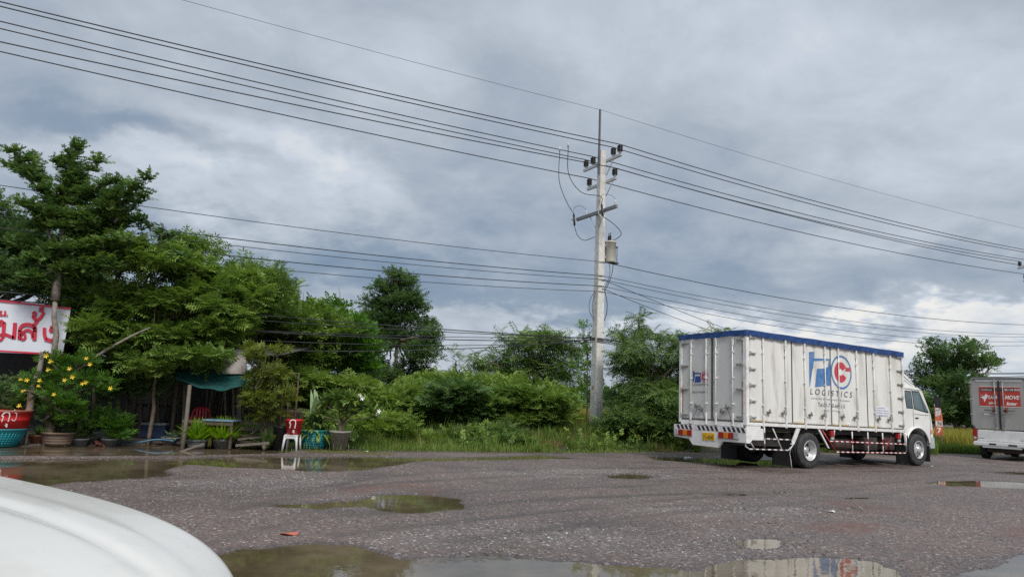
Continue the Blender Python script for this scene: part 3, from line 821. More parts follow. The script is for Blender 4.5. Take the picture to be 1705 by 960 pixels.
for i, (tx, ww) in enumerate((('บรรทุกสินค้า', .40), ('น้ำหนักรถ 5,450 กก.', .60), ('น้ำหนักรวม 12,500 กก.', .62), ('ขนส่งไม่ประจำทาง', .55))):
    text_obj('lettering', tx, ww, .05, mat('blue_ink', (.06, .08, .25), .6, .1), truck, (5.87, .0262, 1.84 - i * .072), (1, 0, 0), (0, 0, 1), T=TT, depth=.0025)
# small logo on the rear left door (seen from behind: across = -w)
def rear_poly(pts, mm, d=.027):
    mb = MB(); mb.prism([(p[0], p[1]) for p in pts], 'x', d, d + .002); tk(mb, 'rear_logo', [mm])
BL2 = mat('deep_blue_print', (.03, .07, .26), .5, .1)
rear_poly([(1.96, 2.62), (1.90, 2.62), (1.88, 2.45), (1.93, 2.30), (1.96, 2.30)], BL2); rear_poly([(1.90, 2.57), (1.66, 2.57), (1.66, 2.53), (1.90, 2.53)], BL2)
rear_poly([(1.86, 2.47), (1.68, 2.47), (1.68, 2.53), (1.655, 2.53), (1.655, 2.29), (1.89, 2.29)], BL2)
def rring(cw, cz, r0, r1, a0, a1, mm, d):
    mb = MB(); n = 32; V = []
    for i in range(n + 1):
        a = a0 + (a1 - a0) * i / n
        for r_ in (r0, r1): V.append((d, cw - r_ * math.cos(a), cz + r_ * math.sin(a)))
    mb.add(V, [(2 * i, 2 * i + 1, 2 * i + 3, 2 * i + 2) for i in range(n)], 0); tk(mb, 'rear_logo', [mm])
rring(1.515, 2.45, .135, .155, 0, 2 * math.pi, mat('pink_red_print', (.45, .10, .16), .5, .1), .0265); rring(1.515, 2.45, .045, .105, R(40), R(325), LOGO_R, .0262)
def rear_text(body, w0, z0, w, h, mm, **k): return text_obj('rear_lettering', body, w, h, mm, truck, (.027, w0, z0), (0, -1, 0), (0, 0, 1), T=TT, depth=.002, **k)
rear_text('LOGISTICS', 1.96, 2.20, .58, .06, INK, bold=.01); rear_text('TEL.02-710-6691-5', 1.98, 1.99, .57, .055, INK, bold=.01)
# rear bumper with hazard stripes, lights, plate
ZBm = 1.09
prof = [(-.10, ZBm), (TW + .06, ZBm), (TW + .06, .74), (1.95, .70), (1.80, .54), (.86, .52), (.72, .70), (-.10, .70)]
m = MB(); m.prism(prof, 'x', -.13, -.05, 0, .008); m.box(-.05, .55, -.10, -.04, .78, ZBm, bev=.01); m.box(-.05, .4, TW, TW + .06, .78, ZBm, bev=.01)
m.prism([(.0, .70), (.42, ZBm), (.42, 1.15), (-.12, 1.15), (-.12, .70)], 'y', -.105, -.06)
bump = tk(m, 'rear_bumper', [WHITE_R])
for side_, (w0, w1) in (('a', (-.08, .78)), ('b', (.84, 1.72)), ('c', (1.80, TW + .04))):
    m = MB(); x = w0
    m.box(-.1335, -.1305, w0, w1, .962, ZBm - .004)
    pl = tk(m, 'hazard_board', [mat('hazard_white', (.72, .66, .66), .5, .1)], bump)
    while x < w1 - .1:
        m = MB(); a = x + .07
        m.prism([(a, ZBm - .005), (a + .085, ZBm - .005), (a + .015, .964), (a - .07, .964)], 'x', -.1372, -.1342); tk(m, 'hazard_stripe', [BLACK], bump); x += .158
for w0, cols in ((.14, (CLLENS, REDLENS, ORLENS, REDLENS)), (1.82, (REDLENS, ORLENS, REDLENS, CLLENS))):
    m = MB(); m.box(-.137, -.11, w0 - .02, w0 + .72, .765, .965, bev=.005); tl = tk(m, 'tail_light', [mat('light_tray', (.5, .49, .48), .6, .1)])
    for k in range(4):
        m = MB(); m.box(-.165, -.137, w0 + k * .175, w0 + .165 + k * .175, .785, .945, bev=.01); tk(m, 'lens', [cols[k]], tl)
m = MB(); m.box(-.145, -.132, .98, 1.42, .70, .89, bev=.003); m.box(-.1455, -.1315, .975, 1.425, .885, .90); pl = tk(m, 'number_plate', [YELP])
t_o = text_obj('plate_digits', '71-4043', .36, .105, BLACK, pl, (-.146, 1.38, .725), (0, -1, 0), (0, 0, 1), T=TT, depth=.002, bold=.01)
# side markers
for s in (.13, 3.52, 6.85):
    m = MB(); m.box(s, s + .16, -.02, .06, .95, 1.12, bev=.01); lm_ = tk(m, 'side_marker', [REDLENS])
    m = MB(); m.box(s + .02, s + .15, -.025, .03, .86, .94, bev=.01); tk(m, 'marker_lamp', [CLLENS], lm_)
    m = MB(); m.prism([(s + .17, 1.14), (s + .23, 1.14), (s + .18, .95)], 'y', 0, .01); tk(m, 'marker_bracket', [WHITE_R], lm_)
# side guards of striped tube
def stripe_tube(mb, a, b, r=.018, L_=.12):
    n = max(1, int((Vector(b) - Vector(a)).length / L_)); p = []
    pts = []
    for i in range(n + 1): pts.append(Vector(a).lerp(Vector(b), i / n))
    mb.tube(pts, r, 8, stripe=[0, 1])
WR = [mat('guard_white', (.70, .68, .66), .5, .15), mat('guard_dark', (.12, .09, .09), .6, .3)]
WR2 = [WR[0], REDP]
m = MB(); y = -.03
stripe_tube(m, (-.02, y, .83), (1.75, y, .82)); stripe_tube(m, (.06, y, .55), (1.62, y, .54)); stripe_tube(m, (.66, y, 1.13), (.66, y, .55)); 
m.tube([(-.05, y, .83), (-.08, y, .62), (.06, y, .55)], .018, 8); m.tube([(.02, y, .82), (.26, y, .56)], .016, 8, 0); m.tube([(1.0, y, 1.1), (1.36, y, .55)], .016, 8, 0); m.tube([(1.62, y, .54), (1.80, y, .66), (1.78, y, .8)], .018, 8, 0)
tk(m, 'side_guard', WR)
m = MB(); stripe_tube(m, (3.45, y, .82), (TL - .12, y, .80)); stripe_tube(m, (3.72, y, .52), (TL - .15, y, .53)); m.tube([(TL - .15, y, .53), (TL - .08, y, .60), (TL - .08, y, 1.12)], .018, 8, stripe=[0, 0])
for s in (4.50, 5.27, 6.02): stripe_tube(m, (s, y, 1.12), (s, y, .53), .018, .15)
m.tube([(3.10, y, 1.12), (3.72, y, .52)], .022, 8, 1); m.tube([(6.25, .1, .55), (6.7, .1, 1.0)], .014, 6, 1); m.tube([(6.7, .1, .55), (6.25, .1, 1.0)], .014, 6, 1)
tk(m, 'side_guard', WR2)
m = MB(); m.prism([(2.02, 1.14), (2.14, 1.14), (1.86, .70), (1.76, .70)], 'y', -.05, .02, 0, .008); tk(m, 'mudguard_stay', [WHITE_R]); m = MB(); m.prism([(2.92, 1.14), (3.0, 1.14), (3.42, .62), (3.36, .62)], 'y', -.04, .0, 0, .006)
tk(m, 'mudguard_stay', [WHITE_R])
m = MB(); m.tube([(1.80, -.06, .70), (1.70, -.07, .62), (1.62, -.07, .48), (1.68, -.07, .22), (1.72, -.06, .04)], .010, 6); tk(m, 'loose_strap', [WHITE_R])
# chassis, tanks, axles
m = MB()
for w in (.75, 1.60): m.box(.1, TL + 1.2, w, w + .09, .72, .98)
for s in (.4, 1.6, 3.4, 4.8, 6.2): m.box(s, s + .08, .76, 1.69, .76, .92)
m.box(.1, TL, .15, TW - .15, 1.02, 1.15); m.box(2.45, 2.78, .5, TW - .5, .40, .60); m.box(8.05, 8.35, .5, TW - .5, .40, .58)
m.lathe([(.17, -.25), (.23, -.2), (.25, 0), (.23, .2), (.17, .25)], 'x', c=(2.61, TW / 2, .5)); m.tube([(2.6, TW / 2, .5), (7.2, TW / 2, .75)], .05, 8)
m.box(.2, 2.0, .35, .7, .62, .98); m.box(.2, 2.0, 1.78, 2.1, .62, .98)
tk(m, 'chassis', [CHASSIS])
m = MB(); m.lathe([(0, 4.05), (.17, 4.05), (.19, 4.08), (.19, 4.85), (.17, 4.88), (0, 4.88)], 'x', c=(0, .42, .74), n=24); tk(m, 'fuel_tank', [mat('dusty_tank', (.06, .035, .028), .8, .4, 5)])
m = MB(); m.box(5.3, 6.0, .12, .6, .58, .98, bev=.02); m.box(6.3, 6.9, .12, .55, .60, 1.0, bev=.02); tk(m, 'battery_box', [CHASSIS])
m = MB(); m.tube([(4.6, 1.9, .62), (4.9, 1.9, .62)], .38, 20); tk(m, 'spare_wheel', [TYRE])
for s, w0, w1 in ((1.78, .0, .62), (1.78, TW - .62, TW), (7.50, .05, .45), (7.50, TW - .45, TW - .05)):
    m = MB()
    V = []; F = []
    for i in range(7):
        for k in range(5):
            z = .95 - .87 * i / 6; V.append((s - .03 * (i / 6) ** 2 + .01 * math.sin(k * 2 + i), w0 + (w1 - w0) * k / 4, z))
    for i in range(6):
        for k in range(4): F.append((i * 5 + k, i * 5 + k + 1, (i + 1) * 5 + k + 1, (i + 1) * 5 + k))
    m.add(V, F, 0, True); m.add([(p[0] + .012, p[1], p[2]) for p in V], F, 0, True); m.build('mudflap', [DARK], truck)
m = MB(); m.box(8.74, 8.755, .06, .36, .12, .62); m.build('mudflap', [DARK], truck)
wheel(truck, 2.613, .02, side=-1, deep=True); wheel(truck, 2.613, .31, side=-1, deep=True)
wheel(truck, 2.613, TW - .02, side=1, deep=True); wheel(truck, 2.613, TW - .31, side=1, deep=True)
wheel(truck, 8.183, .10, side=-1); wheel(truck, 8.183, TW - .10, side=1)
# cab
CW0, CW1 = .14, TW - .14
zc_ = lambda s, z: z + .017 * s
CS = 8.183; arch = []
for i in range(15):
    a = R(168 - i * 168 / 14 * .97); arch.append((CS + .66 * math.cos(a), zc_(8.2, .52 + .64 * math.sin(a))))
P_ = [(7.42, zc_(7.4, 1.03)), (7.50, zc_(7.4, 1.03))] + arch + [(9.13, zc_(9, .56)), (9.17, zc_(9, .98)), (9.15, zc_(9, 1.30)), (9.08, zc_(9, 1.66)), (8.62, zc_(8.6, 2.40)), (8.5, zc_(8.5, 2.47)), (7.9, zc_(8, 2.52)), (7.42, zc_(7.4, 2.50))]
CAB = mat('cab_white_paint', (.76, .75, .72), .28, .04, 3, dirt=(.52, .46, .36), dirt_amt=.35, dirt_scale=2.2, coat=.3)
m = MB(); m.prism(P_, 'y', CW0, CW1, 0, .045); cab = tk(m, 'cab', [CAB])
m = MB(); m.prism([(7.40, zc_(7.4, 2.47)), (8.52, zc_(8.5, 2.42)), (8.30, zc_(8.3, 2.66)), (8.0, zc_(8, 2.86)), (7.62, zc_(7.6, 3.04)), (7.40, zc_(7.4, 3.08))], 'y', CW0 + .1, CW1 - .1, 0, .06); tk(m, 'roof_deflector', [CAB], cab)
m = MB(); m.tube([(7.46, CW0 + .035, zc_(7.4, 2.90)), (8.05, CW0 + .05, zc_(8, 2.62)), (8.55, CW0 + .04, zc_(8.5, 2.46))], .01, 6); tk(m, 'deflector_seam', [BLACK], cab)
def cabpanel(pts, name, mm, d=.006, t=.02, parent=None):
    mb = MB(); mb.prism([(s, zc_(s, z)) for s, z in pts], 'y', CW0 - d, CW0 + t); o = tk(mb, name, [mm], parent or cab)
    mb = MB(); mb.prism([(s, zc_(s, z)) for s, z in pts], 'y', CW1 - t, CW1 + d); tk(mb, name, [mm], parent or cab)
    return o
cabpanel([(7.55, 2.36), (7.93, 2.36), (8.01, 1.79), (7.66, 1.80)], 'window_frame', BLACK, .004)
cabpanel([(7.58, 2.33), (7.90, 2.33), (7.97, 1.82), (7.69, 1.83)], 'side_window', GLASS, .009)
cabpanel([(7.99, 2.37), (8.40, 2.37), (8.93, 1.70), (8.85, 1.67), (8.07, 1.78)], 'window_frame', BLACK, .004)
cabpanel([(8.02, 2.33), (8.38, 2.33), (8.66, 1.73), (8.09, 1.80)], 'door_window', GLASS, .009)
cabpanel([(8.42, 2.32), (8.89, 1.72), (8.71, 1.73)], 'door_window', GLASS, .009)
for pth in ([(7.97, 2.42), (7.97, 2.2), (8.02, 1.78), (8.03, 1.18)], [(8.03, 1.18), (8.2, 1.17), (8.5, 1.1), (8.70, .95), (8.86, .80)], [(8.98, 1.70), (9.0, 1.3), (8.95, .9)], [(7.44, 2.42), (8.5, 2.40)], [(8.09, 1.62), (8.9, 1.60)]):
    mb = MB(); mb.tube([(s, CW0 - .002, zc_(s, z)) for s, z in pth], .007, 6); tk(mb, 'panel_gap', [BLACK], cab)
mb = MB(); mb.box(8.12, 8.30, CW0 - .03, CW0 - .003, zc_(8, 1.49), zc_(8, 1.525), bev=.008); tk(mb, 'door_handle', [BLACK], cab)
mb = MB()
arc = [(CS + .70 * math.cos(R(a)), CW0 - .03, zc_(8.2, .52 + .68 * math.sin(R(a)))) for a in range(172, 8, -8)]
mb.tube([(7.44, CW0 - .03, zc_(7.4, 1.07))] + arc, .035, 6); tk(mb, 'wheel_arch_trim', [CAB], cab)
mb = MB(); mb.box(7.6, 8.8, CW0 + .02, CW1 - .02, .6, 1.1); tk(mb, 'wheel_well', [BLACK], cab)
mb = MB(); mb.prism([(9.10, zc_(9, 1.63)), (8.66, zc_(8.6, 2.36)), (8.67, zc_(8.6, 2.38)), (9.115, zc_(9, 1.65))], 'y', CW0 + .1, CW1 - .1); tk(mb, 'windscreen', [GLASS], cab)
mb = MB(); mb.box(8.93, 9.21, CW0 - .012, CW1 + .012, zc_(9, .52), zc_(9, .92), bev=.03); fb = tk(mb, 'front_bumper', [mat('grey_bumper', (.42, .43, .44), .5, .1, 5)], cab)
mb = MB(); mb.box(8.98, 9.19, CW0 - .02, CW0 + .3, zc_(9, .60), zc_(9, .75), bev=.02); tk(mb, 'headlight', [CLLENS], fb)
mb = MB(); mb.box(8.98, 9.19, CW1 - .3, CW1 + .02, zc_(9, .60), zc_(9, .75), bev=.02); tk(mb, 'headlight', [CLLENS], fb)
mb = MB(); mb.box(8.95, 9.165, CW0 - .012, CW0 + .2, zc_(9, 1.0), zc_(9, 1.16), bev=.02); tk(mb, 'corner_lamp', [mat('pink_lamp', (.62, .30, .24), .3, .2)], cab)
mb = MB(); mb.box(9.14, 9.28, CW0 + .02, CW1 - .02, zc_(9, .60), zc_(9, .86), bev=.05); tk(mb, 'bull_bar', [BLACK], cab)
for w_ in (CW0, CW1):
    sg = -1 if w_ == CW0 else 1
    mb = MB(); mb.tube([(8.75, w_, zc_(9, 2.3)), (9.15, w_ + sg * .18, zc_(9, 2.25)), (9.2, w_ + sg * .2, zc_(9, 1.8)), (9.0, w_, zc_(9, 1.7))], .013, 6); ar = tk(mb, 'mirror_arm', [BLACK], cab)
    mb = MB(); mb.box(9.14, 9.20, w_ + sg * .08, w_ + sg * .28, zc_(9, 1.86), zc_(9, 2.2), bev=.02); tk(mb, 'mirror', [BLACK], ar)

# ------------------------------------------------------------------ pickup with a box canopy, far right
VB = gnd(1622, 762)
VH = R(38)
van = empty('box_pickup', (VB.x, VB.y, 0), VH, label='pickup with tall dirty grey box and red courier sign on its rear doors', cat='pickup')
GB = mat('dirty_grey_box', (.35, .34, .32), .5, .10, 3, dirt=(.23, .21, .18), dirt_amt=.6, dirt_scale=1.5, stretch=(1, 1, .5))
VW = 1.98
# local frame: x forward, y to the left (so the rear face spans -VW..0 measured from its left edge)
m = MB(); m.prism([(-VW, 1.35), (-VW, 3.02), (-VW + .09, 3.14), (-.09, 3.14), (0, 3.02), (0, 1.35), (-.16, 1.15), (-VW + .16, 1.15)], 'x', .0, 3.0, 0, .02); bx_ = m.build('canopy_box', [GB], van)
m = MB(); m.prism([(-VW - .02, 1.33), (-VW - .02, 3.04), (-VW + .085, 3.165), (-.085, 3.165), (.02, 3.04), (.02, 1.33), (-.14, 1.12), (-.19, 1.15), (-.04, 1.36), (-.04, 3.01), (-.12, 3.10), (-VW + .12, 3.10), (-VW + .04, 3.01), (-VW + .04, 1.36), (-VW + .19, 1.15), (-VW + .14, 1.12)], 'x', -.03, .06); m.build('rear_frame', [mat('dull_frame', (.20, .195, .19), .5, .2)], van)
m = MB(); m.box(-.012, .0, -VW + .2, -.2, 2.99, 3.08); m.build('roof_light_strip', [mat('strip_glass', (.5, .5, .47), .3, .1)], bx_)
m = MB(); m.box(-.025, .01, -VW / 2 - .03, -VW / 2 + .03, 1.17, 3.04); m.build('door_seam', [BLACK], bx_)
for y_ in (-VW / 2 - .14, -VW / 2 + .14):
    m = MB(); m.tube([(-.035, y_, 1.15), (-.035, y_, 3.09)], .014, 8)
    for z in (1.2, 1.8, 2.5, 3.04): m.box(-.05, -.005, y_ - .03, y_ + .03, z - .03, z + .03)
    m.build('lock_rod', [mat('grey_rod', (.34, .33, .32), .5, .15)], bx_)
for y_, sg in ((-VW / 2 - .18, -1), (-VW / 2 + .18, 1)):
    m = MB(); m.tube([(-.06, y_, 1.88), (-.07, y_ + sg * .34, 1.90)], .016, 6); m.box(-.06, -.0, y_ - .03, y_ + .03, 1.84, 1.92); m.build('door_handle', [BLACK], bx_)
for y_ in (-.01, -VW + .01):
    for z in (1.7, 2.3, 2.95): 
        m = MB(); m.box(-.045, .02, y_ - .05, y_ + .05, z - .03, z + .03, bev=.01); m.build('hinge', [mat('grey_rod', (.34, .33, .32), .5, .15)], bx_)
SR = mat('signal_red_sign', (.46, .050, .035), .45, .12, 6); SW = mat('sign_white', (.78, .74, .72), .5, .05); SDk = mat('sign_dark_strip', (.11, .05, .05), .5, .2)
for a, b, lab in ((-.30, -VW / 2 + .032, 0), (-VW / 2 - .032, -VW + .28, 0)):
    m = MB(); m.box(-.006, -.0, a, b, 2.16, 2.92); sg_ = m.build('courier_sign', [SR], bx_)
    m = MB(); m.box(-.0075, -.0062, a - .015 if lab == 0 and a > -.5 else a, b, 2.915, 2.935); m.box(-.0075, -.0062, a, b, 2.145, 2.165); m.build('sign_border', [SW], sg_)
    m = MB(); m.box(-.009, -.0065, a - .06 if a > -.5 else a, b if a > -.5 else b + .06, 2.74, 2.88); m.build('dark_strip', [SDk], sg_)
def van_text(body, y0, z0, w, h, mm, **k): return text_obj('lettering', body, w, h, mm, bx_, (-.0105, y0, z0), (0, -1, 0), (0, 0, 1), depth=.0, **k)
van_text('LALA', -.62, 2.45, .30, .13, SW, shear=.25, bold=.03); van_text('MOVE', -VW / 2 - .19, 2.44, .50, .15, SW, shear=.25, bold=.03)
van_text('deliver', -.62, 2.24, .26, .11, SW, shear=.2, bold=.02); van_text('faster', -VW / 2 - .24, 2.22, .36, .13, SW, shear=.25, bold=.03)
van_text('www.lalamove.com', -.38, 2.79, .38, .045, SW, bold=.01); van_text('Download App', -.40, 2.755, .36, .03, SW); van_text('02-118 3555', -VW / 2 - .20, 2.77, .50, .08, SW, bold=.02)
def vpoly(pts, mm, par, d0=-.0105, d1=-.009):
    m = MB(); m.prism(pts, 'x', d0, d1); m.build('bird_logo', [mm], par)
vpoly([(-.34, 2.62), (-.47, 2.54), (-.55, 2.66), (-.58, 2.57), (-.66, 2.60), (-.58, 2.50), (-.52, 2.40), (-.47, 2.30), (-.46, 2.42), (-.40, 2.48), (-.32, 2.50), (-.44, 2.53)], SW, bx_)
m = MB(); m.box(-.0045, -.001, -.84, -.72, 1.95, 2.16); m.box(-.0045, -.001, -1.27, -1.14, 1.93, 2.16); m.build('faded_red_streak', [mat('faded_red_paint', (.33, .12, .10), .6, .2)], bx_)
m = MB(); m.box(-.0045, -.001, -.62, -.42, 1.70, 1.75); m.build('white_sticker', [SW], bx_)
PW = mat('pickup_white', (.70, .70, .69), .35, .05, 3, dirt=(.45, .42, .38), dirt_amt=.4, coat=.3)
m = MB(); m.box(-.02, .10, -VW + .20, -.16, .68, 1.12, bev=.03); tg = m.build('tailgate', [PW], van)
m = MB(); m.box(-.026, -.021, -.42, -.2, .79, .81); m.box(-.026, -.021, -VW + .25, -VW + .35, .77, .80); m.build('tailgate_badge', [mat('badge_grey', (.25, .25, .26), .4, .1)], tg)
m = MB(); m.box(.0, 4.9, -VW + .05, -.05, .50, 1.10, bev=.08); m.box(3.1, 4.0, -VW + .08, -.08, 1.0, 1.75, bev=.2); m.build('body', [PW], van)
m = MB(); m.box(-.16, .14, -VW + .06, -.04, .50, .68, bev=.04); m.box(-.14, -.0, -VW + .30, -.35, .44, .56, bev=.02); bp_ = m.build('rear_bumper', [PW], van)
m = MB(); m.box(-.167, -.15, -.85, -.6, .56, .63, bev=.01); m.box(-.167, -.15, -1.55, -1.25, .55, .62, bev=.01); m.build('bumper_slot', [BLACK], bp_)
for y_ in (-.16, -VW + .02):
    m = MB(); m.box(-.03, .16, y_, y_ + .16, .70, 1.16, bev=.02); tl_ = m.build('tail_light', [REDLENS], van)
    m = MB(); m.box(-.034, .0, y_ + .02, y_ + .14, .74, .86, bev=.01); m.build('reverse_lens', [CLLENS], tl_)
m = MB(); m.box(.1, 4.6, -VW + .45, -.45, .28, .52); m.tube([(.55, -.2, .34), (.55, -VW + .2, .34)], .05, 8); m.lathe([(.05, -.18), (.14, -.1), (.14, .1), (.05, .18)], 'x', c=(.55, -VW / 2, .34)); m.build('chassis', [CHASSIS], van)
for s_ in (.75, 3.9):
    wheel(van, s_, -.06, r=.35, width=.24, side=1); wheel(van, s_, -VW + .06, r=.35, width=.24, side=-1)

for ch in bx_.children:
    if ch.name.split('.')[0] in ('courier_sign', 'lettering', 'bird_logo', 'faded_red_streak'): ch.location.z = -.12
def curve3(pts, n=8):
    out = []; P = [Vector(p) for p in pts]; P = [P[0] * 2 - P[1]] + P + [P[-1] * 2 - P[-2]]
    for i in range(1, len(P) - 2):
        for k in range(n):
            t = k / n; a, b, c_, d = P[i - 1:i + 3]
            out.append(.5 * ((2 * b) + (c_ - a) * t + (2 * a - 5 * b + 4 * c_ - d) * t * t + (3 * b - a - 3 * c_ + d) * t ** 3))
    return out + [P[-2]]
# ------------------------------------------------------------------ power line
CONC = mat('pole_concrete', (.64, .62, .58), .85, .12, 7, bump=.3, dirt=(.34, .31, .28), dirt_amt=.5, dirt_scale=3)
INS = mat('brown_black_insulator', (.018, .014, .014), .25, .2, 8)
PORC = mat('porcelain', (.55, .55, .53), .3, .1, 8)
CABLE = mat('cable_black', (.02, .02, .024), .6, .2, 8)
PX, PY = at(991, 730, 29).x + .02, 29.0
LD = Vector((math.cos(R(29)), math.sin(R(29)), 0)); AD = Vector((LD.y, -LD.x, 0))
zat = lambda x, y: at(x, y, 29).z
Z_UP, Z_LO, Z_TR = zat(1003, 268), zat(1003, 303), zat(993, 355)
Z_TOP, Z_SP = zat(1003, 252), zat(1003, 184)
INSUL = [(1.00, Z_UP), (.56, Z_UP), (-.86, Z_UP), (-1.38, Z_UP), (.68, Z_LO), (-1.10, Z_LO)]
def power_pole(loc, label):
    root = empty('power_pole', loc, math.atan2(AD.y, AD.x), label=label, cat='utility pole', group='poles of the power line')
    m = MB()
    n = 14; V = []; F = []
    for i in range(n + 1):
        z = -.3 + (Z_TOP + .3) * i / n; w = .215 - .075 * i / n; d = w * .92
        for a, b in ((-w, -d + .03), (-w + .03, -d), (w - .03, -d), (w, -d + .03), (w, d - .03), (w - .03, d), (-w + .03, d), (-w, d - .03)): V.append((a, b, z))
    for i in range(n):
        for k in range(8): F.append((i * 8 + k, i * 8 + (k + 1) % 8, (i + 1) * 8 + (k + 1) % 8, (i + 1) * 8 + k))
    F.append(tuple(range(n * 8, n * 8 + 8))); m.add(V, F)
    m.build('post', CONC, root)
    m = MB()
    for i in range(26):
        z = 1.0 + i * .41; w = .215 - .075 * z / Z_TOP
        m.lathe([(0, -.92 * w - .004), (.016, -.92 * w - .004), (.016, -.92 * w + .02)], 'y', c=(0.03, 0, z), n=8)
        m.lathe([(0, -w - .004), (.014, -w - .004), (.014, -w + .02)], 'x', c=(0, 0.02, z + .1), n=8)
    m.build('bolt_hole', BLACK, root)
    m = MB(); m.box(.0, .07, -.20, -.135, Z_TOP - 1.0, Z_SP); m.build('lightning_spike', mat('spike_steel', (.12, .12, .13), .5, .2), root)
    for z, a, b in ((Z_UP, -1.52, 1.12), (Z_LO, -1.22, .80)):
        m = MB(); m.box(a, b, .13, .21, z - .055, z + .055); m.box(a, b, .122, .132, z - .055, z + .055); arm = m.build('crossarm', STEEL, root)
        for s in (-1, 1):
            m = MB(); m.tube([(s * .62, .16, z - .02), (s * .12, .16, z - .62)], .018, 6); m.build('arm_brace', STEEL, arm)
    for a, z in INSUL:
        m = MB(); m.lathe([(.02, .02), (.02, .08), (.07, .08), (.07, .12)], c=(a, .17, z + .03), n=14); ins = m.build('insulator', PORC, root)
        pr = [(.055, .12)]
        for k in range(5): pr += [(.115, .14 + k * .052), (.115, .155 + k * .052), (.07, .17 + k * .052)]
        pr += [(.045, .42), (0, .42)]
        m = MB(); m.lathe(pr, c=(a, .17, z + .03), n=14); m.build('insulator_shed', INS, ins)
    return root
def wire_path(a, b, sag, n=28):
    a, b = Vector(a), Vector(b); return [a.lerp(b, i / n) - Vector((0, 0, sag * 4 * (i / n) * (1 - i / n))) for i in range(n + 1)]
P1 = Vector((PX, PY, 0)); P0_ = P1 - LD * 33; P2 = P1 + LD * 35.2
pole = power_pole(P1, 'tall tapered concrete power pole carrying the transformer beside the scrub')
power_pole(P2, 'farther concrete power pole at the right edge with one black insulator showing')
power_pole(P0_, 'near concrete power pole standing beyond the roadside shop')
def wpt(P, a, z, off=.15): return P + AD * a + LD * .17 + Vector((0, 0, z))
WN = {1.00: 'high voltage wire on the road-side tip of the top crossarm', .56: 'high voltage wire second from the road-side tip of the top crossarm', -.86: 'high voltage wire nearest the pole on the top crossarm',
      -1.38: 'high voltage wire on the field-side tip of the top crossarm', .68: 'high voltage wire on the road-side tip of the lower crossarm', -1.10: 'high voltage wire on the field-side tip of the lower crossarm'}
def wire(a, b, sag, r, label, group, name='power_wire', cat='wire', m_=None):
    mb = MB(); mb.tube(wire_path(a, b, sag), r * .85, 6); return mb.build(name, m_ or CABLE, None, label=label, cat=cat, group=group)
DZ0 = {1.00: -.34, .56: -.28, -.86: -.14, -1.38: -.19, .68: -.50, -1.10: 0}
for a, z in INSUL:
    wire(wpt(P0_, a * .80, z + .46 + .12 + DZ0[a]), wpt(P1, a, z + .46), .22, .021, WN[a] + ', left span', 'high voltage wires')
    wire(wpt(P1, a, z + .46), wpt(P2, a, z + .46), .42, .021, WN[a] + ', right span', 'high voltage wires')
wire(P0_ + Vector((0, 0, Z_SP)), P1 + Vector((0, 0, Z_SP)), .2, .008, 'thin bare lightning wire at the very top, left span', 'lightning wires')
wire(P1 + Vector((0, 0, Z_SP)), P2 + Vector((0, 0, Z_SP)), .3, .008, 'thin bare lightning wire at the very top, right span', 'lightning wires')
lv = [(zat(1000, 437), 'topmost'), (zat(1000, 460), 'second'), (zat(1000, 466), 'third'), (zat(1000, 477), 'fourth'), (zat(1000, 486), 'lowest')]
for i, (z, nm) in enumerate(lv):
    wire(P0_ + AD * .2 + Vector((0, 0, z - .1)), P1 + AD * .2 + Vector((0, 0, z)), .40 + .06 * i, .013 if i in (0, 2, 4) else .018, f'{nm} of the five low voltage wires in the left span', 'low voltage wires')
    wire(P1 + AD * .2 + Vector((0, 0, z)), P2 + AD * .2 + Vector((0, 0, z + .35)), .62 + .05 * i, .013 if i else .018, f'{nm} of the five low voltage wires in the right span', 'low voltage wires')
wire(P1 + Vector((.1, -.2, lv[1][0] - .15)), at(1330, 590, 38), .1, .014, 'upper service wire dropping from the pole behind the truck', 'service wires')
wire(P1 + Vector((.1, -.2, lv[3][0] - .1)), at(1250, 572, 38), .1, .014, 'lower service wire dropping from the pole behind the truck', 'service wires')
zt_ = zat(985, 565)
tel = [(.02, .30, .022), (.05, .42, .018), (-.04, .75, .022), (-.10, 1.0, .016), (.0, 1.25, .020), (.06, .55, .014)]
ph = [P1 + Vector((-.15, -.25, zt_ + dz)) for dz, _, _ in tel]
wn = ('taut thick', 'taut thin', 'middle thick', 'drooping thin', 'lowest drooping', 'thin grey')
for i, (dz, sag, r) in enumerate(tel):
    wire(P0_ + Vector((0, 0, zt_ + .25 - dz * 2 - i * .12)), ph[i], sag, r, f'{wn[i]} black telephone cable bundled at the pole, left span', 'telephone cables', 'telephone_cable', 'cable')
    if i < 4: wire(ph[i] + Vector((.1, 0, 0)), P2 + Vector((0, 0, 4.55 + dz - .06 * i)), .5 + .05 * i, r * 1.15, f'{wn[i]} black telephone cable bundled at the pole, right span', 'telephone cables', 'telephone_cable', 'cable')
# transformer, its fuse arm and leads
tr = empty('transformer', P1 + Vector((0, 0, zat(1015, 418))), math.atan2(AD.y, AD.x), label='small cream cylindrical transformer hung on the concrete pole', cat='transformer')
TRM = mat('cream_enamel', (.66, .63, .54), .4, .12, 5, dirt=(.30, .16, .09), dirt_amt=.7, dirt_scale=4)
m = MB(); c = (.10, .44, 0); m.lathe([(0, -.44), (.22, -.44), (.235, -.42), (.235, .36), (.26, .37), (.26, .41), (.10, .46), (0, .46)], c=c, n=28); tank = m.build('tank', TRM, tr)
for dx, dy in ((-.13, .02), (.06, -.04)):
    m = MB(); pr = [(.03, .42)]
    for k in range(4): pr += [(.055, .47 + k * .055), (.03, .50 + k * .055)]
    pr += [(.018, .72), (.018, .80), (0, .80)]
    m.lathe(pr, c=(c[0] + dx, c[1] + dy, 0), n=12); m.build('bushing', INS, tr)
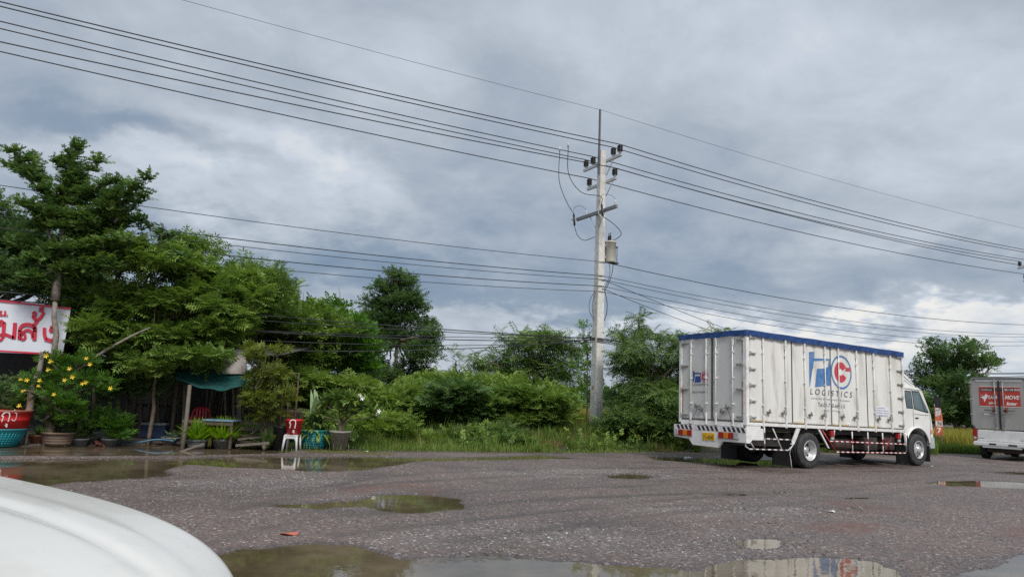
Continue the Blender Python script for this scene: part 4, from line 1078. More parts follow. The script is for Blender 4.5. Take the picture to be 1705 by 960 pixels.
m = MB(); m.box(.04, .14, .14, .24, .2, .28); m.box(.04, .14, .14, .24, -.3, -.22); m.build('bracket', STEEL, tr)
m = MB(); m.box(.07, .13, .66, .82, .20, .26); m.tube([(.10, .80, .22), (.10, .80, -.42)], .016, 6); m.box(.02, .18, .50, .84, -.47, -.42); m.build('arrester', BLACK, tr)
m = MB(); m.tube(curve3([(.1, .40, -.44), (.1, .46, -.8), (.1, .40, -1.15), (.1, .20, -1.55)]), .012, 6); m.tube(curve3([(.1, .62, -.44), (.1, .56, -.9), (.1, .36, -1.4), (.1, .16, -1.7)]), .014, 6)
m.tube(curve3([(.1, .20, -1.6), (.1, .34, -2.1), (.1, .32, -2.6), (.1, .14, -3.0)]), .016, 6); m.tube(curve3([(0, -.2, -1.7), (0, -.44, -2.1), (0, -.44, -2.5), (0, -.2, -2.9)]), .011, 6); m.tube(curve3([(0, -.2, -1.8), (0, -.30, -2.2), (0, -.30, -2.5), (0, -.2, -2.8)]), .011, 6)
m.build('lead_cable', CABLE, tr)
fa = empty('fuse_crossarm', P1 + Vector((0, 0, Z_TR)), math.atan2(AD.y, AD.x), label='long steel crossarm with drop-out fuses and looping leads above the transformer', cat='crossarm')
m = MB(); m.box(-1.45, 1.30, -.22, -.12, -.065, .065); m.build('crossarm', mat('grimy_steel', (.22, .22, .22), .5, .2, 10, metal=.3), fa)
for s in (-1, 1):
    m = MB(); m.tube([(s * .55, -.16, -.03), (s * .10, -.16, -.62)], .015, 6); m.build('arm_brace', STEEL, fa)
for a in (-1.55, .45):
    m = MB(); m.box(a - .10, a + .08, -.32, -.24, -.02, .03); fz = m.build('fuse_mount', STEEL, fa)
    m = MB(); m.tube([(a + .02, -.30, .22), (a + .16, -.34, -.28)], .045, 8); m.build('fuse_holder', BLACK, fz)
    m = MB(); m.tube([(a + .02, -.36, .20), (a - .10, -.38, -.10), (a + .10, -.38, -.32)], .016, 6); m.build('fuse_tube', PORC, fz)
for a in (-.80, 1.22):
    m = MB(); m.lathe([(.02, .05), (.045, .06), (.03, .10), (.045, .13), (.03, .17), (.045, .20), (.02, .25), (.0, .30)], c=(a, -.17, 0), n=10); m.build('surge_arrester', PORC, fa)
inv = Matrix.Rotation(-math.atan2(AD.y, AD.x), 4, 'Z') @ Matrix.Translation(-(P1 + Vector((0, 0, Z_TR))))
A1 = at(932, 250, 27.6); A2 = at(946, 243, 27.4)
m = MB()
m.tube(curve3([inv @ A1, inv @ at(931, 300, 27.9), inv @ at(943, 335, 28.5), (-1.53, -.30, .24)]), .014, 6)
m.tube(curve3([inv @ A2, inv @ at(947, 290, 28), inv @ at(968, 320, 28.4), inv @ at(1000, 327, 28.7), (.47, -.30, .24)]), .014, 6)
m.tube(curve3([(-1.40, -.34, -.30), (-1.2, -.3, -.75), (-.7, -.3, -1.05), (-.1, -.2, -1.0)]), .014, 6)
m.tube(curve3([(.62, -.34, -.30), (.80, .1, -.60), (.75, .5, -.90), (.4, .5, -1.08), (.14, .42, -1.12)]), .014, 6)
m.tube(curve3([(-1.50, -.3, .20), (-1.5, -.3, .50), (-1.1, -.25, .52), (-.8, -.17, .30)]), .008, 6)
m.tube(curve3([(.3, -.3, .30), (.5, -.3, .62), (1.0, -.25, .50), (1.22, -.17, .30)]), .008, 6)
m.build('jumper_lead', CABLE, fa)
m = MB(); 
for q in (A1, A2): m.tube([inv @ q - Vector((0, 0, .05)), inv @ q + Vector((0, 0, .14))], .035, 6)
m.build('hot_clamp', PORC, fa)
# small red tag marks on the pole foot
m = MB(); m.box(-.05, .05, -.196, -.190, 2.1, 2.22); m.build('red_paint_mark', mat('faint_red_mark', (.45, .20, .16), .7, .2), pole)

# ------------------------------------------------------------------ roadside food shop, far left
TIN = mat('galvanised_tin', (.42, .44, .47), .45, .12, 2, metal=.2, dirt=(.25, .20, .16), dirt_amt=.5, dirt_scale=1.5)
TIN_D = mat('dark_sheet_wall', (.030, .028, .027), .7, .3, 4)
RED = mat('red_enamel', (.56, .02, .022), .4, .12, 5)
TEAL = mat('turquoise_plastic', (.02, .27, .32), .4, .10, 7)
TERRA = mat('terracotta', (.33, .14, .085), .8, .2, 7)
CLAY = mat('dark_clay', (.16, .105, .08), .85, .3, 5, dirt=(.08, .09, .05), dirt_amt=.5)
GREYPOT = mat('grey_plastic_pot', (.13, .135, .14), .6, .2, 7)
CONCP = mat('mossy_concrete', (.27, .25, .215), .9, .2, 8, dirt=(.10, .12, .06), dirt_amt=.5)
NET = mat('teal_shade_net', (.008, .078, .072), .75, .25, 9, bump=.4)
def corrug(x0, x1, y0, y1, z0, z1, th=.01, pitch=.12, amp=.012):
    """a corrugated sheet between two heights"""
    n = int((x1 - x0) / pitch * 4); V = []; F = []
    for j in range(2):
        y = y0 + (y1 - y0) * j; zz = z0 + (z1 - z0) * j
        for i in range(n + 1): V.append((x0 + (x1 - x0) * i / n, y, zz + amp * math.sin(i * math.pi / 2)))
    for i in range(n): F.append((i, i + 1, n + 2 + i, n + 1 + i))
    k = len(V); V2 = [(a, b, c - th) for a, b, c in V]; F2 = [tuple(k + q for q in f) for f in F]
    return V + V2, F + F2
shop = empty('food_shop', (-14, 22, 0), 0, label='dark open food shop of posts and sheet metal under the trees', cat='shop')
S = Matrix.Translation((14, -22, 0))
def sh(mb, name, m_, **k): return mb.build(name, m_, shop, T=S, **k)
m = MB(); m.add(*corrug(-19, -11.9, 20.6, 26.5, 3.55, 4.55)); sh(m, 'roof', TIN)
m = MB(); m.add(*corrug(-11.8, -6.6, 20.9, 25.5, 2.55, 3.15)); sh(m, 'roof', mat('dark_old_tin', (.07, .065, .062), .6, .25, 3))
for x in (-18.2, -15.0, -12.1, -9.4, -7.2):
    for y in ((20.8, 25.2) if x < -8 else (25.2,)):
        m = MB(); m.tube([(x, y, -.1), (x, y, 3.5 if x < -11.9 else 2.55)], .055, 8); sh(m, 'post', WOOD_D)
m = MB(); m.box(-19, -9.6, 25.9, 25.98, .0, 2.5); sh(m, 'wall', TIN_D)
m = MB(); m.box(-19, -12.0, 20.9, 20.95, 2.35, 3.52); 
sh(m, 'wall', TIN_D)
for i in range(11):
    m = MB(); x = -12.15 + .0; z = 2.0 + i * .14
    m.box(-12.6, -11.7, 20.74, 20.77, z, z + .09); sh(m, 'wall_slat', WOOD_D)
m = MB(); m.box(-9.6, -6.4, 25.5, 25.55, .1, 1.35); m.box(-9.9, -6.2, 24.2, 24.25, .25, 1.0); sh(m, 'low_fence', WOOD_D)
for i in range(22):
    x = -11.7 + i * .24; m = MB(); m.tube([(x, 23.2, 0), (x + random.uniform(-.06, .06), 23.2, random.uniform(1.1, 2.3))], .028, 6); sh(m, 'fence_stake', WOOD_D)
m = MB(); m.box(-11.7, -6.5, 23.25, 23.29, .9, .98); m.box(-11.7, -6.5, 23.25, 23.29, .4, .48); sh(m, 'fence_rail', WOOD_D)
m = MB(); m.box(-19, -6.3, 20.2, 26, .02, .09); sh(m, 'floor', mat('packed_dark_floor', (.05, .042, .035), .8, .3, 3))
# rusty sheet panel above the stall
m = MB(); a, b, c_, d = at(366, 581, 20.6), at(408, 581, 20.6), at(412, 622, 20.4), at(370, 622, 20.4)
V, F = corrug(0, 1, 0, 1, 0, 0, amp=.0)
m.add([a, b, c_, d, a + Vector((0, .03, 0)), b + Vector((0, .03, 0)), c_ + Vector((0, .03, 0)), d + Vector((0, .03, 0))], [(0, 1, 2, 3), (4, 5, 6, 7), (0, 1, 5, 4), (1, 2, 6, 5), (2, 3, 7, 6), (3, 0, 4, 7)])
m.build('tin_sheet', mat('rusting_tin', (.36, .33, .31), .6, .15, 4, dirt=(.22, .11, .06), dirt_amt=.8, dirt_scale=4, stretch=(4, 1, 1)), label='rust-streaked grey tin sheet standing above the teal net', cat='sheet')
# banner
BY = 19.4
bc = [at(-45, 494, BY), at(118, 512, BY), at(104, 591, BY), at(-45, 582, BY)]
banner = empty('shop_banner', bc[3], 0, label='white cloth banner with large red Thai letters and red edges', cat='banner')
m = MB(); V = []; F = []; nx, nz = 24, 10
for j in range(nz + 1):
    for i in range(nx + 1):
        u, v = i / nx, j / nz
        p = (bc[3].lerp(bc[2], u)).lerp(bc[0].lerp(bc[1], u), v)
        p = p + Vector((0, .012 * math.sin(u * 9 + v * 5) * math.sin(v * math.pi), 0)); V.append(p - bc[3])
for j in range(nz):
    for i in range(nx): F.append((j * (nx + 1) + i, j * (nx + 1) + i + 1, (j + 1) * (nx + 1) + i + 1, (j + 1) * (nx + 1) + i))
m.add(V, F, 0, True); k_ = len(V); m.add([(p[0], p[1] + .01, p[2]) for p in V], F, 0, True)
BAN = mat('banner_cloth', (.66, .68, .74), .6, .04, 3)
m.build('cloth', BAN, banner)
BR = mat('banner_red', (.55, .03, .06), .55, .08, 6)
def bp(x, y, d=.03): p = at(x, y, BY - d); return p - bc[3]
for qs in ([(-45, 494), (118, 512), (117.6, 515), (-45, 497)], [(-45, 580), (104.4, 588.6), (104, 591.5), (-45, 583)]):
    m = MB(); m.add([bp(*q) for q in qs], [(0, 1, 2, 3)]); m.build('red_edge', BR, banner)
def bstroke(pts, r=2.6, name='letter'):
    r = r * 1.12
    """thick brush strokes in the plane of the cloth (pixel grid of the photograph used as ruler)"""
    m = MB(); s = BY / CAM_F
    P = [bp(*p) for p in pts]; n = len(P)
    V = []; 
    for i in range(n):
        d = (P[min(i + 1, n - 1)] - P[max(i - 1, 0)]); d.y = 0; d.normalize(); nrm = Vector((-d.z, 0, d.x))
        V += [P[i] + nrm * r * s, P[i] - nrm * r * s]
    m.add(V, [(2 * i, 2 * i + 1, 2 * i + 3, 2 * i + 2) for i in range(n - 1)]); return m.build(name, BR, banner)
def q2(pts, n=5):
    v = curve3([(a, b, 0) for a, b in pts], n); return [(p.x, p.y) for p in v]
# ส
bstroke(q2([(40, 552), (36, 556), (34, 562), (38, 565), (42, 561), (40, 555), (36, 552)]), 1.9)
bstroke(q2([(33, 562), (33, 548), (38, 541), (48, 540), (56, 544), (58, 552)]), 2.6); bstroke([(58, 543), (57, 566)], 3.0); bstroke(q2([(36, 555), (44, 549), (52, 552), (54, 562)]), 2.0); bstroke([(54, 543), (63, 533)], 2.4)
bstroke([(33, 549), (32, 565)], 2.8)
# ม
bstroke([(25, 537), (23, 564)], 3.0); bstroke([(23, 562), (8, 556)], 2.3); bstroke([(7, 536), (5, 562)], 2.8); bstroke(q2([(5, 562), (0, 566), (-4, 562), (0, 557), (6, 558)]), 2.0); bstroke(q2([(7, 538), (2, 534), (-2, 538), (3, 542)]), 2.0)
# ง
bstroke(q2([(84, 546), (90, 543), (93, 548), (92, 558), (88, 569)]), 2.8); bstroke([(89, 568), (76, 564)], 2.6); bstroke(q2([(77, 566), (74, 556), (74, 545)]), 2.6); bstroke(q2([(86, 545), (83, 549), (86, 552), (89, 548)]), 1.7)
# ั and ่ above
bstroke(q2([(54, 523), (57, 519), (60, 523), (57, 527), (54, 524)]), 1.6); bstroke(q2([(54, 525), (60, 532), (68, 528), (73, 519)]), 2.5); bstroke([(69, 510.5), (68.5, 519)], 3.4)
# น.
bstroke([(1, 517), (1, 526)], 1.4); bstroke([(1, 525), (8, 524)], 1.1); bstroke([(8.5, 517), (8.5, 526)], 1.4); bstroke([(11, 525), (13, 525)], 1.2)
# propped stall with teal net
stall = empty('net_awning', (-9, 19.6, 0), 0, label='sagging teal shade net stretched over the stall on leaning posts', cat='awning')
Sx = Matrix.Translation((9, -19.6, 0))
top = [at(288, 616, 20.4), at(320, 612, 20.6), at(365, 622, 20.6), at(412, 620, 20.6)]
bot = [at(291, 627, 19.3), at(318, 641, 19.3), at(350, 648, 19.3), at(378, 650, 19.3), at(408, 638, 19.3)]
def lerpl(L_, t):
    k = t * (len(L_) - 1); i = min(int(k), len(L_) - 2); return L_[i].lerp(L_[i + 1], k - i)
m = MB(); V = []; F = []; nu, nv = 30, 10
for j in range(nv + 1):
    for i in range(nu + 1):
        u, v = i / nu, j / nv
        p = lerpl(top, u).lerp(lerpl(bot, u), v) + Vector((0, 0, -.10 * math.sin(v * math.pi) + .02 * math.sin(u * 22 + v * 3) * v)); V.append(p)
for j in range(nv):
    for i in range(nu): F.append((j * (nu + 1) + i, j * (nu + 1) + i + 1, (j + 1) * (nu + 1) + i + 1, (j + 1) * (nu + 1) + i))
m.add(V, F, 0, True); m.add([p + Vector((0, .02, -.015)) for p in V], F, 0, True); m.build('net', NET, stall, T=Sx)
for (ax, ay, Ya), (bx2, by2, Yb) in (((316, 641, 19.3), (303, 748, 18.9)), ((308, 640, 20.5), (304, 735, 20.5)), ((398, 634, 20.5), (396, 728, 20.6))):
    m = MB(); a_, b2 = at(ax, ay, Ya), at(bx2, by2, Yb); b2.z = -.05; m.tube([a_, (a_ + b2) / 2 + Vector((.02, 0, 0)), b2], [.05, .055, .06], 8); m.build('post', WOOD_L, stall, T=Sx)
# small teal sheet hung farther right
m = MB(); m.box(at(455, 616, 21).x, at(468, 616, 21).x, 21, 21.02, at(460, 628, 21).z, at(460, 615, 21).z, bev=.004); m.build('net_patch', NET, label='small square patch of teal netting behind the tall shrub', cat='netting')
# table with blue top
tb = empty('table', (at(370, 697, 19.8).x, 19.8, 0), 0, label='low table with pale blue top under the shade net', cat='table')
m = MB(); m.box(-.42, .42, -.3, .3, .70, .745, bev=.01); m.build('tabletop', mat('pale_blue_top', (.16, .27, .36), .5, .2, 5), tb)
for sx_ in (-.37, .37):
    for sy in (-.25, .25):
        m = MB(); m.box(sx_ - .03, sx_ + .03, sy - .03, sy + .03, 0, .70); m.build('leg', WOOD_D, tb)
m = MB(); m.box(-.34, .34, -.27, -.24, .60, .695); m.build('apron', WOOD_D, tb)
bin_ = empty('black_bin', (at(466, 735, 20.0).x, 20.0, .02), 0, label='tall black bin in the shade left of the red tub', cat='bin')
m = MB(); m.lathe([(0, 0), (.16, 0), (.19, .55), (.21, .56), (.21, .60), (.18, .60), (.17, .2), (0, .2)], n=20); m.build('bin_wall', BLACK, bin_)
def plank(x0, y0, x1, y1, Y, label, w=.09):
    a, b = at(x0, y0, Y), at(x1, y1, Y + .3); d = (b - a).normalized(); s = d.cross(Vector((0, -1, 0))).normalized() * w / 2; n_ = Vector((0, .02, 0))
    V = [a + s, a - s, b - s, b + s]; m = MB(); m.add(V + [p + n_ for p in V], [(0, 1, 2, 3), (7, 6, 5, 4), (0, 4, 5, 1), (1, 5, 6, 2), (2, 6, 7, 3), (3, 7, 4, 0)]); m.build('loose_plank', WOOD_L, label=label, cat='plank', group='loose planks around the stall')
plank(298, 752, 340, 738, 18.6, 'short board sloping down into the puddle at the stall post', .05); plank(392, 741, 448, 737, 19.0, 'flat board lying on the mud right of the ferns', .06)
plank(396, 731, 436, 727, 19.6, 'board propped low behind the ferns', .05); plank(418, 722, 446, 700, 20.0, 'board leaning up behind the dark-leaved plant', .05)
cb = empty('cooler_box', (at(255, 735, 21.2).x, 21.2, .09), .2, label='dark blue cooler box in the shade of the shop', cat='cooler')
m = MB(); m.box(-.32, .32, -.2, .2, 0, .36, bev=.03); m.build('box_body', mat('navy_plastic', (.03, .06, .14), .5, .2), cb)
m = MB(); m.box(-.34, .34, -.22, .22, .362, .42, bev=.02); m.build('lid', mat('dull_white_plastic', (.36, .37, .38), .5, .1), cb)
# red plastic chairs
REDC = mat('red_plastic', (.45, .015, .03), .45, .1, 6)
def chair(px, py, Y, rz, label):
    p = at(px, py, Y); r = empty('plastic_chair', (p.x, Y, .05), rz, label=label, cat='chair', group='red chairs in the stall')
    m = MB(); m.box(-.22, .22, -.22, .22, .42, .45, bev=.012); m.build('seat', REDC, r)
    for a in (-.19, .19):
        for b in (-.19, .19):
            m = MB(); m.tube([(a * 1.12, b * 1.12, 0), (a, b, .42)], [.022, .028], 6); m.build('leg', REDC, r)
    m = MB(); m.tube(curve3([(-.21, .2, .44), (-.23, .24, .75), (-.15, .26, .92), (.15, .26, .92), (.23, .24, .75), (.21, .2, .44)]), .02, 6)
    for x in (-.12, -.04, .04, .12): m.box(x - .022, x + .022, .245, .262, .45, .90)
    m.build('backrest', REDC, r)
    for x in (-.24, .24):
        m = MB(); m.tube(curve3([(x, .2, .66), (x, -.1, .68), (x * .98, -.2, .62), (x * .9, -.2, .44)]), .018, 6); m.build('armrest', REDC, r)
    return r
chair(335, 680, 21.4, .3, 'red plastic chair with arms at the back of the stall'); chair(331, 705, 20.6, -2.6, 'red plastic chair low behind the fern pots')
# slatted benches
def bench(px, Y, w, label, rz=0.):
    p = at(px, 700, Y); r = empty('slatted_bench', (p.x, Y, 0), rz, label=label, cat='bench', group='slatted wooden benches in the stall')
    for i in range(4):
        m = MB(); m.box(-w / 2, w / 2, -.2 + i * .11, -.11 + i * .11, .42 + i * .003, .445 + i * .003); m.build('seat_slat', WOOD_D, r)
    for i in range(4):
        m = MB(); m.box(-w / 2, w / 2, -.26, -.235, .12 + i * .17, .19 + i * .17); m.build('side_slat', WOOD_L, r)
    for x in (-w / 2 + .05, w / 2 - .05):
        for y in (-.18, .18):
            m = MB(); m.box(x - .03, x + .03, y - .03, y + .03, 0, .42); m.build('leg', WOOD_D, r)
bench(338, 20.1, .9, 'weathered slatted bench left of the blue-topped table'); bench(428, 20.4, .95, 'weathered slatted bench between table and red tub', .1)
# ------------------------------------------------------------------ tubs, baskets, pots
def rim_pot(name, r0, r1, h, m_, root, ribs=0, rim=.02, n=28, soil_=True):
    m = MB(); pr = [(0, .0), (r0, .0)]
    for i in range(1, ribs + 1):
        t = i / (ribs + 1); rr = r0 + (r1 - r0) * t; pr += [(rr, h * (t - .02)), (rr + .008, h * t), (rr, h * (t + .02))]
    pr += [(r1, h - .05), (r1 + rim, h - .045), (r1 + rim, h), (r1 - .02, h), (r1 - .03, h - .06), (0, h - .06)]
    m.lathe(pr, n=n); o = m.build(name, m_, root); return o
def basket(px, py, r0, r1, h, label, group='turquoise baskets'):
    p = gnd(px, py); r = empty('basket', (p.x, p.y, float(ground_h(np.array([p.x]), np.array([p.y]))[0]) ), 0, label=label, cat='basket', group=group)
    m = MB(); n = 44; rows = 9; V = []; F = []
    m.lathe([(0, .0), (r0, .0), (r0 + .01, .03)], n=n); m.lathe([(r1, h * .80), (r1 + .012, h * .82), (r1 + .02, h), (r1 + .03, h), (r1 + .03, h - .02)], n=n); m.build('rim', TEAL, r)
    m = MB()
    for k in range(n):
        a = 2 * math.pi * k / n; m.tube([(r0 * math.cos(a), r0 * math.sin(a), .02), (r1 * math.cos(a), r1 * math.sin(a), h * .82)], .011, 4)
    for j in range(1, 6):
        t = j / 6; rr = r0 + (r1 - r0) * t; z = .02 + (h * .8) * t
        m.lathe([(rr, z - .012), (rr + .006, z), (rr, z + .012)], n=n)
    m.lathe([(r0 - .012, .02), (r1 - .015, h * .82)], n=n); m.build('basket_wall', TEAL, r)
    m = MB(); m.lathe([(0, h * .8), (r1 - .02, h * .8)], n=n); m.build('soil', CLAY, r)
    return r
def gz(x, y): return float(ground_h(np.array([x]), np.array([y]))[0])
def thing_at(name, px, py, label, cat, group=None, dz=0.):
    p = gnd(px, py); return empty(name, (p.x, p.y, max(gz(p.x, p.y), -.04) + dz), 0, label=label, cat=cat, group=group)
WHITEPAINT = mat('white_brush_paint', (.72, .68, .68), .6, .05, 6)
def tub_letters(root, R_, z0, a0, sc, full=True, taper=.12):
    """hand-painted Thai strokes wrapped on the tub wall"""
    def st(pts, w=.012):
        m = MB(); P = []
        for (x, z) in q2(pts, 5):
            a = a0 + x * sc / R_; zz = z0 + z * sc; Rr = R_ + taper * (zz - .2) + .014; P.append(Vector((Rr * math.sin(a), -Rr * math.cos(a), zz)))
        V = []
        for i, p in enumerate(P):
            d = (P[min(i + 1, len(P) - 1)] - P[max(i - 1, 0)]).normalized(); rad = Vector((p.x, p.y, 0)).normalized(); nn_ = d.cross(rad).normalized()
            V += [p + nn_ * w, p - nn_ * w]
        m.add(V, [(2 * i, 2 * i + 1, 2 * i + 3, 2 * i + 2) for i in range(len(P) - 1)]); m.build('painted_letter', WHITEPAINT, root)
    st([(0, 0), (.04, .22), (-.02, .26), (.06, .40), (.20, .42), (.26, .28), (.24, 0)]); st([(.16, -.10), (.22, -.12), (.20, -.20), (.14, -.16)], .010); st([(.22, -.16), (.22, -.26)], .010)
    if full: st([(.30, .50), (.36, .44), (.42, .56)], .009); st([(.44, .40), (.52, .36), (.52, .10), (.44, .04), (.36, .12)], .008)
bsk1 = basket(-4, 741, .40, .54, .42, 'wide turquoise basket under the red tub at the left edge')
tub1 = empty('red_tub', bsk1.location + Vector((0, 0, .42)), 0, label='wide red painted tub with white Thai letters standing in the left basket', cat='tub', group='red tubs with painted letters')
rim_pot('tub_wall', .57, .62, .42, RED, tub1, 1, .015, 40); m = MB(); m.lathe([(.630, .40), (.645, .41), (.645, .445), (.60, .445)], n=40); m.build('rim', mat('rusty_rim', (.30, .12, .08), .7, .3), tub1)
tub_letters(tub1, .60, .18, .62, .52)
bsk2 = basket(522, 747, .33, .42, .50, 'turquoise basket holding the big-leaved plant'); bsk3 = basket(500, 741, .22, .29, .36, 'darker turquoise basket half hidden behind the larger one')
st_ = thing_at('plastic_stool', 485, 750, 'white plastic stool carrying the small red tub', 'stool')
WPL = mat('old_white_plastic', (.56, .55, .53), .5, .1, 6)
m = MB(); m.box(-.18, .18, -.18, .18, .40, .44, bev=.012); m.build('seat', WPL, st_)
for a in (-1, 1):
    for b in (-1, 1):
        m = MB(); m.tube([(a * .19, b * .19, 0), (a * .15, b * .15, .41)], [.028, .035], 6); m.build('leg', WPL, st_)
    m = MB(); m.prism([(-.17, .40), (.17, .40), (.16, .24), (.10, .34), (-.10, .34), (-.16, .24)], 'x' if False else 'y', a * .175 - .008, a * .175 + .008); m.build('apron', WPL, st_)
tub2 = empty('red_tub', st_.location + Vector((.02, 0, .44)), 0, label='small red painted tub with a white Thai letter on the stool', cat='tub', group='red tubs with painted letters')
rim_pot('tub_wall', .18, .22, .40, RED, tub2, 0, .012); tub_letters(tub2, .20, .17, -.25, .52, False)
def pot(px, py, r0, r1, h, m_, label, ribs=0, n=28, name='plant_pot'):
    r = thing_at(name, px, py, label, 'plant pot', 'plant pots in front of the shop'); rim_pot('pot_wall', r0, r1, h, m_, r, ribs, n=n)
    m = MB(); m.lathe([(0, h - .058), (r1 - .03, h - .058)], n=n); m.build('soil', CLAY, r); return r
pot_a = pot(96, 741, .28, .38, .34, CLAY, 'wide brown clay pot with scalloped ribs at the foot of the trees', 4)
pot_b = pot(61, 738, .15, .20, .22, TERRA, 'small broken terracotta pot beside the red tub')
pot_c = pot(183, 741, .15, .20, .22, GREYPOT, 'small grey plastic pot in the leafy pot group'); pot_d = pot(153, 739, .13, .18, .20, GREYPOT, 'small dark pot with reddish leaves')
pot_e = pot(327, 745, .20, .26, .26, GREYPOT, 'grey pot with bright fern, left of the fern pair', 2); pot_f = pot(370, 745, .20, .27, .27, GREYPOT, 'grey pot with yellow-green fern, right of the fern pair')
pot_g = pot(284, 739, .18, .24, .22, GREYPOT, 'low dark pot with pale patterned leaves')
pot_h = pot(564, 750, .19, .28, .52, CONCP, 'tall tapered mossy concrete pot holding the frangipani', 0, 4 + 24)
pot_i = pot(133, 741, .14, .18, .20, GREYPOT, 'small black pot hidden by drooping leaves')
# ------------------------------------------------------------------ roadside banner sign beyond the cab
sb = empty('roadside_banner', (at(1563, 700, 33).x, 33, 0), R(10), label='narrow orange and red roadside banner with white marks beyond the cab', cat='sign')
m = MB(); m.tube([(-.15, .03, 0), (-.15, .03, 2.1)], .02, 8); m.tube([(.15, .03, 0), (.15, .03, 1.8)], .02, 8); m.build('pole', STEEL, sb)
ORG = mat('orange_banner', (.50, .12, .06), .6, .4, 9)
m = MB(); m.prism([(-.19, .72), (.19, .72), (.19, 1.55), (.12, 1.90), (-.05, 2.15), (-.19, 2.0)], 'y', -.012, .012); pn = m.build('panel', ORG, sb)
m = MB(); m.prism([(-.17, 1.55), (.10, 1.62), (.14, 1.80), (-.02, 2.05), (-.17, 1.92)], 'y', -.016, -.0125); m.build('pale_picture', mat('greyish_print', (.48, .42, .42), .6, .4, 12), pn)
m = MB(); m.prism([(-.17, 1.12), (.17, 1.12), (.17, 1.36), (-.17, 1.36)], 'y', -.016, -.0125); m.build('pale_band', mat('pale_print', (.62, .55, .5), .6, .2), pn)
text_obj('letter', 'N', .2, .20, INK, pn, (-.08, -.017, 1.15), (1, 0, 0), (0, 0, 1), bold=.03); text_obj('letter', '7', .2, .24, mat('white_letter', (.72, .68, .62), .5, .1), pn, (-.1, -.014, .82), (1, 0, 0), (0, 0, 1), bold=.04)
# ------------------------------------------------------------------ trees and shrubs
def lp(L_, Y, jit=.6, dy=None):
    return [lobe_px(x, y, rx, ry, Y + random.uniform(-jit, jit), dy) for (x, y, rx, ry) in L_]
def fan(name, parent, n, length, width, lm, tilt=(.3, 1.2), seg=5, origin=(0, 0, 0), rise=1.0, curl=.5, spread=.04, vb=.5):
    """arching leaf blades rising from one point"""
    Vs = []; As = []
    o = np.array(origin, float)
    for i in range(n):
        a = rng.random() * 6.283; tl = rng.uniform(*tilt); L_ = length * rng.uniform(.6, 1.1); w = width * rng.uniform(.7, 1.2)
        d = np.array([math.cos(a), math.sin(a), 0]); s = np.array([-math.sin(a), math.cos(a), 0]); p = o + d * spread * rng.random(); v = np.clip(vb + rng.normal(0, .18), 0, 1)
        ang = math.pi / 2 - tl * .5; pts = [p]
        for k in range(seg):
            ang -= curl * tl / seg * 1.6; p = p + (d * math.cos(ang) + np.array([0, 0, 1]) * math.sin(ang) * rise) * L_ / seg; pts.append(p)
        ws = [w * math.sin(math.pi * (.12 + .88 * k / seg)) if k < seg else 0.002 for k in range(seg + 1)]
        for k in range(seg):
            Vs.append([pts[k] + s * ws[k], pts[k + 1] + s * ws[k + 1], pts[k + 1] - s * ws[k + 1], pts[k] - s * ws[k]]); As.append([v] * 4)
    return scatter_mesh(name, np.array(Vs), QF, LM[lm], np.array(As), parent=parent)
def leafmass(name, parent, lobes, lm, tpl, dens, origin, scale=1.0, **kw):
    V, A = crown_from(lobes, tpl, dens, scale, **kw); V = V - np.array(origin)[None, None]
    return scatter_mesh(name, V, QF, LM[lm], A, parent=parent)

LM['fern'] = leaf_mat('fern_leaf', (.11, .22, .02), (.20, .34, .03), (.38, .48, .05), trans=.4)
LM['drygr'] = leaf_mat('dry_grass_blade', (.11, .085, .035), (.20, .16, .06), (.30, .27, .10))
# 1. tall tiered tree at the left with its bare pale trunk crossing the banner
b1 = gnd(88, 742); b1.z = 0; b1 = Vector((at(88, 742, 18.9).x, 18.9, 0))
Y1 = 18.9
def branch_lobes(p0, p1, n, r0, r1, Y, flat=.45, dy=0.0):
    out = []
    for i in range(n):
        t = (i + .5) / n; x = p0[0] + (p1[0] - p0[0]) * t; y = p0[1] + (p1[1] - p0[1]) * t; r = r0 + (r1 - r0) * t
        out.append(lobe_px(x + random.uniform(-3, 3), y + random.uniform(-3, 3), r, r * flat, Y + dy * t))
    return out
lob = []
br = [((110, 330), (128, 236), 6, 30, 11, .55, 0), ((125, 300), (172, 262), 3, 20, 11, .5, .3), ((120, 290), (92, 262), 3, 16, 9, .5, -.3), ((120, 340), (188, 322), 4, 24, 14, .42, .4), ((135, 330), (200, 296), 4, 20, 12, .45, -.5),
      ((100, 350), (18, 246), 7, 26, 12, .55, -.6), ((80, 330), (52, 252), 4, 18, 11, .5, .5), ((60, 300), (5, 270), 4, 17, 12, .5, .8), ((40, 290), (70, 270), 2, 14, 9, .5, 0),
      ((130, 390), (252, 292), 8, 30, 11, .45, -.5), ((180, 350), (210, 296), 4, 18, 11, .45, .6), ((190, 370), (246, 318), 4, 18, 9, .4, .2), ((120, 400), (235, 360), 6, 30, 14, .42, .7), ((110, 370), (30, 336), 5, 26, 13, .45, -.6),
      ((120, 420), (220, 400), 5, 32, 18, .42, -.4), ((100, 420), (20, 400), 5, 30, 18, .45, .5), ((110, 380), (150, 360), 3, 34, 26, .5, 0), ((95, 340), (140, 300), 3, 28, 18, .5, .2), ((60, 380), (100, 360), 3, 26, 20, .5, 0), ((60, 440), (170, 430), 5, 34, 26, .4, .4), ((50, 470), (150, 468), 5, 30, 24, .4, .6), ((110, 450), (190, 440), 4, 30, 20, .4, -.3)]
br = [(a, b, n, (r0 * .62 if a[1] < 365 else r0), r1 * .9, fl, dy) for a, b, n, r0, r1, fl, dy in br]
for p0, p1, n, r0, r1, fl, dy in br: lob += branch_lobes(p0, p1, n, r0, r1, Y1 + .0, fl, dy)
limbs = []
